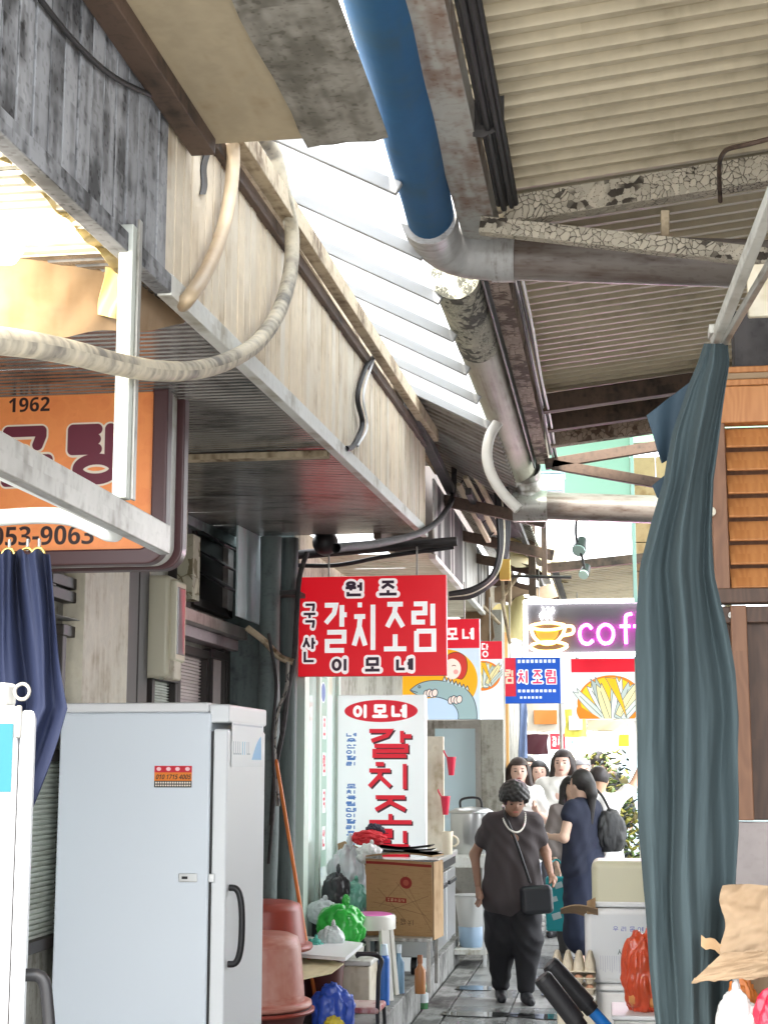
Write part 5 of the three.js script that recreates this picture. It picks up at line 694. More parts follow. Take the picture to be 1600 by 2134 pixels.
  const wp = rect(1556, 545, 1800, 655, -3.9); const pb = thing('white_notice', 'plain white board hung above the louvred shutter', 'board'); mesh('board', bx(wp.x0, wp.x1, wp.y0, wp.y1, -3.9, -3.92), mt.cream, pb); mesh('hanger', bar(V(wp.x1 - 0.05, wp.y1 - 0.02, -3.93), V(wp.x1 - 0.05, 3.7, -3.93), 0.02, 0.02), mt.brown, pb);
  const bw = tube([at(1600, 290, { z: -4.6 }), at(1560, 300, { z: -4.6 }), at(1510, 315, { z: -4.8 }), at(1498, 350, { z: -5.0 }), at(1500, 420, { z: -5.2 })], 0.008, 30, 7); tag(mesh('cable', bw, mt.brown), 'brown wire running from the rafter to the flaking beam', 'cable');
}
{ // paper bag and plastic on a counter
  const z = -3.85, ct = thing('stall_counter', 'stall counter under the brown paper bag, in front of the wooden stall', 'counter'), yC = at(1500, 2134, { z }).y - 0.05; mesh('counter_top', bx(at(1475, 2100, { z }).x + 0.02, 1.6, yC - 0.03, yC, z + 0.1, z - 0.5), mt.steel, ct); mesh('counter_front', bx(at(1475, 2100, { z }).x + 0.05, 1.6, 0, yC - 0.03, z + 0.05, z - 0.45), mt.dark, ct);
  const p = thing('paper_bag', 'crumpled tan paper bag lying on the stall counter beside the curtain', 'paper bag');
  const crk = (u, v) => 0.05 * Math.abs(fbm(u * 0.6, v * 0.6, 6, 3, 61) - 0.5) + 0.02 * fbm(u, v, 9, 2, 62) + 0.014 * Math.abs(((u * 2.3 + v * 1.7) % 1) - 0.5);
  mesh('bag_body', sheet(patch(26, 34, (u, v) => at(mix(mix(1504, 1505, v) - 6 * Math.sin(v * 9), 1720, u), mix(1848 + 10 * Math.abs(u - 0.25) * 2 - 6, 2000, v), { z: z + crk(u, v) - 0.03 + 0.04 * u })), 0.004), mt.kraft, p);
  mesh('bag_flap', sheet(patch(18, 30, (u, v) => at(mix(mix(1505, 1440, v), mix(1720, 1720, v), u), mix(1985 - 5 * u, mix(2046, 2028, u), v), { z: z + 0.02 + 0.05 * v + crk(u, v + 0.3) })), 0.005), mt.kraft, p);
  mesh('torn_strip', sheet(patch(5, 5, (u, v) => at(mix(1460, 1508, u), mix(mix(1948, 1968, u), mix(1972, 1990, u), v) + 4 * Math.sin(u * 9), { z: z - 0.02 })), 0.003), mt.card, p);
  mesh('bag_bottom', sheet(patch(8, 10, (u, v) => at(mix(1565, 1720, u), mix(2026, 2200, v), { z: z - 0.06 + crk(v, u) })), 0.004), mt.kraft, p);
  const film = P([0.8, 0.8, 0.78], 0.25, { transmission: 0.4, thickness: 0, clearcoat: 0.5 });
  const put = (px, py, w, h, m, lab, sd, zz) => { const q = at(px, py, { z: zz }), o = thing('wrapped_snack', lab, 'snack', [q.x, yC, zz]); mesh('wrapper', lump(w, h / 1.7, w * 0.8, 0.3, sd, 4, 2.6), m, o); mesh('twist', lump(w * 0.2, h * 0.2, w * 0.2, 0.4, sd + 3, 2, 3).translate(0, h * 0.85, 0), m, o); };
  put(1535, 2134, 0.055, 0.14, film, 'clear plastic wrapped food under the paper bag', 63, z + 0.05); put(1548, 2134, 0.04, 0.175, plastic([0.7, 0.2, 0.03]), 'orange wrapped food under the paper bag', 65, z - 0.04); put(1620, 2134, 0.06, 0.15, plastic([0.5, 0.01, 0.04]), 'red wrapped food under the paper bag', 67, z + 0.08);
}
{ // boxes, eggs, onions
  const z = -8.3, foam = M([0.80, 0.82, 0.84], 0.55, { bumpMap: bumpFine, bumpScale: 0.0008 });
  const txt = canvas(512, 512, (g, w, h) => { g.fillStyle = '#e4e8ec'; g.fillRect(0, 0, w, h); hangul(g, '우리몸에는우', 150, 90, 40, 42, 5, '#8a90c8', { gap: 18 }); hangul(g, '세탁세제', 180, 270, 52, 56, 6, '#5a6a6a', { gap: 14 }); g.strokeStyle = 'rgba(150,150,185,0.5)'; for (let i = 0; i < 12; i++) { g.lineWidth = 3; g.beginPath(); g.moveTo(60 + i * 16, 330); g.lineTo(60 + i * 16, 440 + (i % 3) * 12); g.stroke(); } g.fillStyle = '#e05070'; g.fillRect(265, 345, 60, 52); });
  const B = rect(1218, 1895, 1400, 2052, z), c = thing('white_box', 'white carton with faint Korean print on the box stack beside the curtain', 'box'); const b = bx(B.x0, B.x1, B.y0, B.y1, z, z - 0.38, 0.03); mesh('carton', b, foam, c); mesh('printed_face', face(B.w - 0.07, B.h - 0.06).translate(B.x, B.y, z + 0.003), M([1, 1, 1], 0.6, { map: txt }), c); mesh('hand_hole', bx(B.x0 + 0.27, B.x0 + 0.4, B.y0 + B.h * 0.5, B.y0 + B.h * 0.64, z, z + 0.008), mt.brown, c);
  const c2 = thing('white_box', 'plain white foam box at the foot of the box stack', 'box'); mesh('foam_box', bx(B.x0 + 0.01, B.x1, 0.004, B.y0 - 0.03, z + 0.02, z - 0.4, 0.02), foam, c2); mesh('lid', bx(B.x0 - 0.005, B.x1 + 0.01, B.y0 - 0.03, B.y0 - 0.002, z + 0.035, z - 0.41, 0.01), foam, c2);
  const J = rect(1232, 1792, 1390, 1895, z - 0.03), c3 = thing('plastic_tub', 'cloudy pale yellow plastic tub standing on the printed carton', 'tub', [J.x, B.y1, z - 0.19]); mesh('tub_body', new RoundedBoxGeometry(J.w, J.h - 0.01, 0.3, 3, 0.04).translate(0, J.h / 2 - 0.004, 0), P([0.78, 0.76, 0.58], 0.35, { transmission: 0.25, thickness: 0 }), c3); mesh('tub_rim', new RoundedBoxGeometry(J.w + 0.012, 0.03, 0.312, 2, 0.012).translate(0, 0.02, 0), foam, c3);
  const hp = thing('cardboard_flap', 'tan cardboard flap sticking out between the tub and the carton', 'cardboard'); mesh('flap', sheet(patch(4, 8, (u, v) => at(mix(1168, 1245, u), mix(mix(1895, 1890, u), mix(1905, 1918, u), v) - 6 * Math.sin(u * 4), { z: z + 0.05 - 0.1 * v })), 0.006), mt.kraft, hp); mesh('upright_flap', sheet(patch(4, 3, (u, v) => at(mix(1222, 1240, u), mix(1878 - 8 * u, 1905, v), { z: z + 0.01 })), 0.005), mt.card, hp);
  // egg trays
  const ez = -8.05, E = rect(1146, 1990, 1232, 2060, ez), pulp = dirty([0.66, 0.60, 0.48], [0.5, 0.42, 0.32], 0.15, 390, { rough: 0.9 }), st = thing('tray_stand', 'white box under the egg trays', 'box'), eb = at(1180, 2074, { z: ez }).y; mesh('stand_body', bx(E.x0 + 0.03, E.x1 + 0.02, 0.004, eb - 0.001, ez, ez - 0.26, 0.01), mt.cream, st); mesh('stand_lid', bx(E.x0 + 0.02, E.x1 + 0.022, eb - 0.025, eb, ez + 0.01, ez - 0.27, 0.008), mt.whiteDirty, st);
  const nx = 4, pw = 0.056; for (let t = 0; t < 3; t++) {
    const tr = thing('egg_tray', ['bottom grey pulp egg tray of the stack', 'middle pulp egg tray of the stack', 'top pulp egg tray with peaked cups'][t], 'egg tray', [E.x0, eb + t * 0.05, ez - 0.02]);
    const gs = []; for (let i = 0; i < nx; i++) for (let k = 0; k < 4; k++) gs.push(t === 2 ? lathe([[0.003, 0.085], [0.012, 0.08], [0.026, 0.03], [0.028, 0.0]], 8).translate((i + 0.5) * pw, 0.012, -(k + 0.5) * pw) : lathe([[0.001, 0], [0.018, 0], [0.027, 0.03]], 8).translate((i + 0.5) * pw, 0, -(k + 0.5) * pw)); mesh('cups', j(...gs), pulp, tr); mesh('tray_sheet', box(nx * pw, 0.005, 4 * pw, nx * pw / 2, t === 2 ? 0.012 : 0.03, -2 * pw, 0.001), pulp, tr);
    if (t < 2) for (let i = 0; i < nx; i++) { const e = thing('egg', t ? 'brown egg in the middle egg tray' : 'brown egg in the bottom egg tray', 'egg', [E.x0 + (i + 0.5) * pw, eb + t * 0.05 + 0.006, ez - 0.02 - pw / 2], t ? 'eggs in the middle tray' : 'eggs in the bottom tray'); mesh('shell', new THREE.SphereGeometry(0.0205, 16, 12).scale(1, 1.02, 1).translate(0, 0.0225, 0), M([0.48, 0.26, 0.17], 0.5), e); }
  }
  // onions in a red net bag
  const oz = -6.6, ob = at(1345, 2105, { z: oz }), sup = thing('produce_crate', 'grey crate under the red net bag of onions', 'crate', [0, 0, 0]); mesh('crate_body', bx(ob.x - 0.13, ob.x + 0.25, 0.004, ob.y - 0.02, oz + 0.14, oz - 0.2, 0.01), mt.whiteDirty, sup); mesh('crate_rim', bx(ob.x - 0.14, ob.x + 0.26, ob.y - 0.02, ob.y - 0.001, oz + 0.15, oz - 0.21, 0.006), mt.white, sup);
  const on = thing('onion_bag', 'red net bag of onions beside the curtain', 'onion bag', [ob.x, ob.y, oz]); mesh('net', lump(0.108, 0.19, 0.1, 0.3, 71, 4, 2.6), P([0.85, 0.14, 0.05], 0.3, { transmission: 0.5, thickness: 0, clearcoat: 0.5 }), on); { const r = rng(44), om = M([0.62, 0.26, 0.08], 0.4); for (let i = 0; i < 11; i++) { const a = i * 2.4, l = i < 5 ? 0.05 : i < 9 ? 0.12 : 0.19, R = i < 9 ? 0.05 : 0.02; mesh('onion', lathe([[0.001, -0.034], [0.02, -0.032], [0.036, -0.008], [0.034, 0.014], [0.014, 0.034], [0.004, 0.046]], 16).rotateX(r() * 1.2).translate(Math.cos(a) * R, l, Math.sin(a) * R), om, on); } } mesh('bag_neck', lump(0.03, 0.06, 0.03, 0.4, 73, 3, 3).translate(0.03, 0.25, 0), P([0.7, 0.1, 0.05], 0.4), on);
  // black-gripped blue tubes
  const r = 0.037; for (const [p0, p1, p2, zz, lab] of [[[1148, 2012], [1222, 2094], [1300, 2180], -6.15, 'black-sleeved blue tube leaning highest beside the egg trays'], [[1132, 2040], [1200, 2128], [1262, 2208], -5.98, 'black-sleeved blue tube leaning lower beside the egg trays']]) {
    const a = at(...p0, { z: zz }), b = at(...p1, { z: zz - 0.02 }), d = b.clone().sub(a).normalize(), e = b.clone().addScaledVector(d, (b.y - 0.01) / -d.y), c = thing('sleeved_tube', lab, 'tube', [0, 0, 0], 'black-sleeved blue tubes');
    mesh('sleeve', rod(a, b, r, 20), M([0.02, 0.02, 0.023], 0.5, { bumpMap: bumpFine, bumpScale: 0.001 }), c); mesh('end_cap', rod(a.clone().addScaledVector(d, -0.012), a, r * 0.85, 20, r), mt.black, c); mesh('collar', rod(b, b.clone().addScaledVector(d, 0.03), r * 0.8, 18), mt.black, c); mesh('shaft', rod(b, e, r * 0.62, 18), plastic([0.01, 0.17, 0.55]), c);
  }
}

// ---------------------------------------------------------------- far part of the alley
{
  const c = thing('rear_canopy', 'low dark-boarded canopy behind the big red sign', 'canopy'), r = rng(12);
  for (let z = -10.0; z > -14.4; z -= 0.1) mesh('plank', box(0.014, 0.5, 0.094, -1.16, 3.22, z), mt[r() > 0.5 ? 'dark' : 'roofSteel'], c);
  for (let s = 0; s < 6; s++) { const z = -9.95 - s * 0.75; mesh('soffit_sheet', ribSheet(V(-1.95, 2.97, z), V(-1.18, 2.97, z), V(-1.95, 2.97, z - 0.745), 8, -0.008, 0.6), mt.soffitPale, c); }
  mesh('parapet', bx(-1.47, -1.42, 2.99, 4.0, -9.37, -16.2), mt.brown, c);
  mesh('edge_trim', bx(-1.19, -1.145, 2.93, 2.965, -9.95, -14.4), mt.whiteDirty, c);
  const y = at(780, 1152, { z: -9.5 }), p = thing('sign_pipe', 'black pipe carrying the red sign, with a round black speaker', 'pipe'); const a = at(585, 1160, { z: -9.5 }), b = at(952, 1128, { z: -9.5 });
  mesh('pipe', rod(V(-2.12, a.y, -9.5), b, 0.03, 14), mt.dark, p); mesh('conduit', tube([V(-2.1, a.y - 0.05, -9.52), at(700, 1178, { z: -9.52 }), at(800, 1160, { z: -9.52 }), at(945, 1140, { z: -9.52 })], 0.014, 30, 8), mt.rubber, p);
  const bl = at(678, 1131, { z: -9.42 }); mesh('speaker', new THREE.SphereGeometry(0.082, 28, 20).translate(bl.x, bl.y, bl.z), mt.black, p);
  // cable trunk behind
  const k = thing('hanging_cables', 'thick trunk of black cables curving down under the metal roof', 'cables');
  for (let i = 0; i < 7; i++) mesh('cable', tube([[1030 + i * 4, 1010 + i * 6], [1036 + i * 4, 1080], [1038 + i * 3, 1150], [1022 + i * 3, 1200], [985, 1225 + i * 3], [935, 1236 + i * 2]].map(([x, yy]) => at(x, yy, { z: -11.0 - i * 0.03 })), 0.012, 40, 8), i === 3 ? mt.cream : mt.rubber, k);
  mesh('cross_conduit', rod(at(1030, 1200, { z: -11.2 }), at(1190, 1203, { z: -11.2 }), 0.012, 8), mt.dark, k); mesh('junction_box', (() => { const R = rect(1040, 1165, 1062, 1208, -11.1); return bx(R.x0, R.x1, R.y0, R.y1, -11.1, -11.18); })(), M([0.7, 0.42, 0.08], 0.5), k);
  const cbm = thing('tie_beams', 'dark tie beams crossing under the lean-to roof behind the red sign', 'beams'); for (const [z, y] of [[-10.6, 3.36], [-11.9, 3.3], [-13.1, 3.28], [-14.6, 3.26], [-15.8, 3.24]]) mesh('beam', bar(V(-1.2, y + 0.08, z), V(-0.45, y - 0.1, z), 0.06, 0.08), mt.brown, cbm); for (const x of [-0.95, -0.7]) mesh('runner', bar(V(x, 3.42, -10.2), V(x, 3.36, -16), 0.04, 0.05), mt.dark, cbm);
  const t = thing('slatted_rack', 'sloping slatted rack under the dark metal roof', 'rack'); for (let i = 0; i < 3; i++) mesh('rail', bar(at(955 + i * 14, 1010 - i * 16, { z: -10.7 }), at(1018 + i * 14, 1128 - i * 16, { z: -11.5 }), 0.035, 0.03), mt.roof, t); for (let i = 0; i < 5; i++) mesh('slat', bar(at(955 + i * 15, 1012 + i * 28, { z: -10.74 - i * 0.18 }), at(987 + i * 15, 978 + i * 28, { z: -10.74 - i * 0.18 }), 0.02, 0.012), mt.dark, t);
  mesh('backing_plate', bar(at(990, 1000, { z: -11.0 }), at(1062, 1120, { z: -11.8 }), 0.2, 0.01), mt.dark, t);
}
{ // high translucent roof added over the gap to cut sky light; far strip shows
  const u = thing('added_upper_roof', 'green translucent ribbed roof added high above the roof truss to cut sky light', 'roof'), gm = P([0.4, 0.58, 0.48], 0.6, { transmission: 0.3, thickness: 0 });
  for (let s = 0; s < 5; s++) { const z = -9.2 - s * 0.8; mesh('roof_sheet', ribSheet(V(-0.75, 4.25, z), V(1.85, 4.4, z), V(-0.75, 4.25, z - 0.8), 8, 0.03), gm, u); } for (const x of [-0.7, 1.75]) mesh('post', bx(x, x + 0.06, 3.0, 4.24, -12.9, -12.96), mt.brown, u); mesh('ridge_beam', bar(V(-0.75, 4.2, -12.95), V(1.85, 4.35, -12.95), 0.06, 0.08), mt.brown, u);
}
{ // mint board, blue crate, floodlights, far roofs
  const R = rect(1125, 905, 1312, 1066, -11.6), m = thing('mint_hoarding', 'pale mint green hoarding seen through the roof truss', 'hoarding'); mesh('hoarding_board', bx(R.x0, R.x1, R.y0, R.y1, -11.6, -11.63), M([0.22, 0.38, 0.3], 0.5), m); mesh('stud', bx(R.x1 + 0.002, R.x1 + 0.03, R.y0 - 0.7, R.y1, -11.58, -11.64), M([0.25, 0.4, 0.36], 0.5), m); mesh('stud', bx(R.x0, R.x0 + 0.04, R.y0 - 0.5, R.y0, -11.58, -11.64), mt.brown, m);
  const W = rect(1314, 950, 1480, 1250, -12.3), wl = thing('block_wall', 'beige block wall panel beside the mint hoarding', 'wall'); for (let i = 0; i < 3; i++) for (let k = 0; k < 5; k++) mesh('block', bx(W.x0 + i * W.w / 3 + 0.003, W.x0 + (i + 1) * W.w / 3 - 0.003, W.y0 + k * W.h / 5 + 0.003, W.y0 + (k + 1) * W.h / 5 - 0.003, -12.3, -12.4), mt.card, wl);
  mesh('wall_foot', bx(W.x0, W.x1, 0, W.y0, -12.3, -12.4), mt.wall, wl);
  const q = rect(1116, 1000, 1176, 1036, -11.0), bx_ = thing('blue_crate', 'pale blue plastic crate lying on the far crosspipe', 'crate'); mesh('crate_body', bx(q.x0, q.x1, q.y0, q.y1, -10.75, -11.0, 0.01), M([0.55, 0.72, 0.78], 0.4), bx_); mesh('crate_rim', bx(q.x0 - 0.01, q.x1 + 0.01, q.y1, q.y1 + 0.015, -10.74, -11.01, 0.005), M([0.6, 0.75, 0.8], 0.4), bx_);
  const f = thing('floodlight', 'pair of dark floodlights on a cable below the far crosspipe', 'floodlight'), lens = M([0.5, 0.7, 0.65], 0.15); const t0 = at(1205, 1085, { z: -10.6 });
  mesh('cable', tube([V(t0.x, t0.y + 0.1, -10.45), at(1200, 1120, { z: -10.6 }), at(1212, 1160, { z: -10.6 }), at(1220, 1195, { z: -10.6 })], 0.009, 20, 6), mt.rubber, f);
  for (const [x, y, s] of [[1206, 1146, 1], [1216, 1196, 0.75]]) { const p = at(x, y, { z: -10.6 }); mesh('housing', rod(p.clone().add(V(0.02, 0.08 * s, -0.08)), p, 0.035 * s, 16, 0.05 * s), mt.black, f); mesh('lens', rod(p, p.clone().add(V(-0.004, -0.01, 0.012)), 0.046 * s, 16), lens, f); }
  const rf = thing('far_shop_roof', 'dark slatted roof behind the neon coffee sign', 'roof'); for (let s = 0; s < 6; s++) { const z = -11.9 - s * 0.6; mesh('roof_sheet', ribSheet(V(-0.5, 3.14, z), V(1.3, 3.3, z), V(-0.5, 3.14, z - 0.595), 5, 0.02), mt.roof, rf); } mesh('edge_beam', bar(V(-0.5, 3.1, -11.9), V(1.3, 3.26, -11.9), 0.05, 0.07), mt.brown, rf);
  for (const x of [-0.45, 1.1]) mesh('roof_tie', bar(V(x, 3.13, -15.4), V(x, 3.13, -11.95), 0.05, 0.05), mt.dark, rf); mesh('post', bx(0.62, 0.7, 0, 3.2, -12.6, -12.7), mt.steel, rf);
  const aw = thing('yellow_awning', 'yellowed cloth awnings and card under the cables', 'awning'), yl = M([0.62, 0.55, 0.26], 0.7);
  for (const [a, b, d, e, z, m] of [[[1062, 1090], [1180, 1160], [1175, 1190], [1062, 1140], -13.5, M([0.62, 0.5, 0.3], 0.6)], [[1062, 1150], [1182, 1195], [1182, 1215], [1062, 1170], -13.2, M([0.75, 0.66, 0.42], 0.6)], [[1030, 1225], [1170, 1222], [1180, 1238], [1030, 1250], -14.5, mt.kraft], [[1025, 1270], [1090, 1240], [1120, 1330], [1030, 1340], -15.6, yl], [[960, 1240], [1020, 1225], [1030, 1330], [975, 1345], -14, mt.kraft]]) { const A = at(...a, { z }), B = at(...b, { z }), D = at(...d, { z: z + 0.25 }), E = at(...e, { z: z + 0.25 }); mesh('awning_panel', sheet(patch(6, 10, (u, v) => A.clone().lerp(B, u).lerp(E.clone().lerp(D, u), v).add(V(0, 0.03 * Math.sin(u * 9 + v * 4), 0))), 0.004), m, aw); }
  for (const [a, b] of [[[1040, 1120], [1050, 1260]], [[1100, 1170], [1050, 1240]], [[975, 1230], [1040, 1300]], [[1062, 1165], [1062, 1260]], [[1045, 1250], [1062, 1340]]]) mesh('batten', rod(at(...a, { z: -13.6 }), at(...b, { z: -13.9 }), 0.016, 8), mt.timber, aw);
  for (const x of [-1.15, -0.55]) mesh('pole', rod(V(x, 0, -15.9), V(x, 3, -15.7), 0.02, 8), mt.steel, aw);
}
{ // shops at the far end, each with a front
  const shop = (x0, x1, z0, z1, h, wm, lab, sign, door) => { const c = thing('far_shop', lab, 'shop'); mesh('wall', bx(x0, x1, 0, h, z0, z1, 0.01), wm, c); const f = z0 + 0.02, w = x1 - x0; mesh('sign_band', bx(x0 + 0.02, x1 - 0.02, h - 0.7, h - 0.3, f - 0.02, f + 0.06), M(sign, 0.5), c); mesh('awning', bar(V(x0 + 0.02, h - 0.85, f), V(x0 + 0.02, h - 1.0, f + 0.4), 0.01, 0.01).translate(0, 0, 0), mt.steel, c); mesh('door', bx(x0 + w * 0.3, x0 + w * 0.55, 0.02, 2, f - 0.02, f + 0.02), M(door, 0.3), c); mesh('window', bx(x0 + w * 0.6, x0 + w * 0.92, 0.8, 2, f - 0.02, f + 0.015), P([0.6, 0.72, 0.78], 0.1), c); return c; };
  shop(-3.2, -1.15, -15.6, -20, 3.4, mt.wall, 'cream-walled shop with white sign band past the glass booth', [0.8, 0.8, 0.78], [0.45, 0.62, 0.7]);
  shop(0.5, 2.6, -16.2, -21, 3.2, mt.wall, 'cream shop with yellow sign band past the coffee sign', [0.75, 0.6, 0.1], [0.4, 0.5, 0.5]);
  shop(-2.2, -0.6, -24, -26, 4.2, mt.wall, 'white shop at the alley end with red sign band', [0.6, 0.05, 0.06], [0.5, 0.55, 0.6]);
  shop(-0.6, 1.4, -24.3, -26, 3.9, mt.concrete, 'white shop at the alley end with pale blue sign band', [0.2, 0.35, 0.5], [0.3, 0.4, 0.45]);
  // goods hung along the alley
  const item = (name, px, z, lab, cat, m, y2, m2) => { const R = rect(...px, z), c = thing(name, lab, cat, [R.x, R.y, z]); mesh('body', sheet(patch(8, 8, (u, v) => V((u - 0.5) * R.w * (1 - 0.06 * Math.sin(v * 3)), (0.5 - v) * R.h, 0.025 * Math.sin(u * 7 + v * 3) + 0.03 * Math.sin(u * 3.1))), 0.03), m, c); if (m2) mesh('print', sheet(patch(5, 5, (u, v) => V((u - 0.5) * R.w * 0.6, (0.5 - v) * R.h * 0.5, 0.05 + 0.025 * Math.sin((0.2 + u * 0.6) * 7 + (0.25 + v / 2) * 3))), 0.003), m2, c); mesh('hanger', rod(V(0, R.h / 2 - 0.02, -0.01), V(0, y2 - R.y, -0.01), 0.006, 6), mt.steel, c); };
  item('food_poster', [1097, 1466, 1176, 1524], -16.6, 'food poster with orange and green pictures under the blue sign', 'poster', M([0.8, 0.72, 0.6], 0.5), 3, M([0.75, 0.28, 0.06], 0.5));
  item('yellow_bag', [1176, 1478, 1222, 1536], -16.2, 'bright yellow printed bag hanging past the picture signs', 'bag', M([0.8, 0.75, 0.12], 0.45), 3.05, M([0.85, 0.85, 0.8], 0.4));
  item('maroon_tote', [1095, 1530, 1142, 1572], -17.2, 'dark maroon tote bag hanging behind the smiling women', 'bag', M([0.09, 0.02, 0.03], 0.6), 3); item('blue_banner', [1082, 1466, 1098, 1580], -16.9, 'narrow slate blue banner hanging beside the food poster', 'banner', M([0.22, 0.3, 0.5], 0.6), 3); item('white_shirt', [1200, 1525, 1290, 1600], -19, 'white shirt hanging at the bright end of the alley', 'shirt', M([0.85, 0.86, 0.86], 0.7), 3.05); item('pale_banner', [1222, 1500, 1305, 1522], -15.6, 'pale yellow banner strip under the bowl picture sign', 'banner', M([0.85, 0.75, 0.5], 0.5), 3.05);
  const line = thing('hanging_line', 'steel line strung across the alley for hanging goods', 'line'); for (const z of [-15.61, -16.21, -16.61, -16.91, -17.21, -19.01]) mesh('line', rod(V(-1.3, z < -16.5 && z > -17.5 ? 3 : 3.05, z), V(0.7, z < -16.5 && z > -17.5 ? 3 : 3.05, z), 0.008, 6), mt.steel, line);
  const op = rect(1048, 1400, 1060, 1650, -15.4), oc = thing('orange_post', 'narrow orange timber post beside the glass booth', 'post'); mesh('post', bx(op.x0, op.x1, 0, 2.9, -15.35, -15.42), M([0.72, 0.4, 0.14], 0.5), oc); mesh('post_foot', bx(op.x0 - 0.02, op.x1 + 0.02, 0, 0.06, -15.33, -15.44), mt.concrete, oc);
  const sm2 = (px, z, lab, bg, fg, word) => signBoard(px, z, 'small_sign', lab, (g, w, h) => { g.fillStyle = bg; g.fillRect(0, 0, w, h); const n = word.length, cw = w / (n + 0.8); hangul(g, word, cw * 0.4, h * 0.2, cw * 0.82, h * 0.6, cw * 0.14, fg, { gap: cw * 0.18 }); }, { hang: [-0.35, 0.35], hy: 3.05, edge: [0.6, 0.6, 0.6], ppm: 600, glow: 0.08, t: 0.06 });
  sm2([1225, 1530, 1310, 1556], -19.6, 'small yellow lit sign past the leafy plant', '#f4d21c', '#b01828', '국산'); sm2([1180, 1540, 1222, 1560], -20.6, 'small white lit sign with blue letters at the alley end', '#f2f6f8', '#2050a8', '조림'); sm2([1145, 1528, 1178, 1562], -21.4, 'small red lit sign at the alley end', '#d01c2c', '#ffffff', '갈치');
  // leafy plants
  const leaf = new THREE.SphereGeometry(1, 6, 4).scale(0.045, 0.012, 0.02), lg = [M([0.10, 0.16, 0.03], 0.5), M([0.28, 0.26, 0.05], 0.5), M([0.02, 0.03, 0.025], 0.5)];
  for (const [px, z, h, sd, lab] of [[1262, -17.6, 1.75, 5, 'tall leafy plant with dark and yellow leaves at the alley end'], [1288, -16.4, 1.35, 6, 'bushy potted plant in front of the taller one']]) { const p = at(px, 1592, { z }), c = thing('potted_plant', lab, 'plant', [p.x, 0, z]), r = rng(sd); mesh('pot', lathe([[0.001, 0], [0.1, 0], [0.14, 0.28], [0.12, 0.28], [0.001, 0.24]], 20), M([0.3, 0.12, 0.07], 0.7), c); mesh('stem', rod(V(0, 0.24, 0), V(0, h - 0.15, 0), 0.018, 8, 0.01), mt.brown, c); const gs = [[], [], []]; for (let i = 0; i < 420; i++) { const y = 0.45 + r() * (h - 0.45), R = 0.26 * Math.sqrt(r()), a = r() * 6.283, g = leaf.clone().rotateZ((r() - 0.5) * 1.6).rotateY(r() * 6.3).translate(Math.cos(a) * R, y, Math.sin(a) * R); gs[Math.floor(r() * 3)].push(g); } gs.forEach((g, i) => { const m = mesh('leaves', j(...g), lg[i], c); m.userData.kind = 'stuff'; }); }
}

// ---------------------------------------------------------------- people: smooth-joined tapered bones, meshed by surface nets
const smin = (a, b, k) => { const h = clamp(0.5 + 0.5 * (b - a) / k); return mix(b, a, h) - k * h * (1 - h); };
function dist(p, q) { // p: primitive
  if (p.e) { const [cx, cy, cz] = p.e, [rx, ry, rz] = p.r, x = q[0] - cx, y = q[1] - cy, z = q[2] - cz, k0 = Math.hypot(x / rx, y / ry, z / rz), k1 = Math.hypot(x / rx / rx, y / ry / ry, z / rz / rz); return k1 < 1e-9 ? -Math.min(rx, ry, rz) : k0 * (k0 - 1) / k1; }
  const a = p.a, b = p.b, dx = b[0] - a[0], dy = b[1] - a[1], dz = b[2] - a[2], x = q[0] - a[0], y = q[1] - a[1], z = q[2] - a[2], t = clamp((x * dx + y * dy + z * dz) / (dx * dx + dy * dy + dz * dz)); const sx = x - dx * t, sy = y - dy * t, sz = (z - dz * t) / (p.flat || 1);
  return Math.hypot(sx, sy, sz) - mix(p.ra, p.rb, t);
}
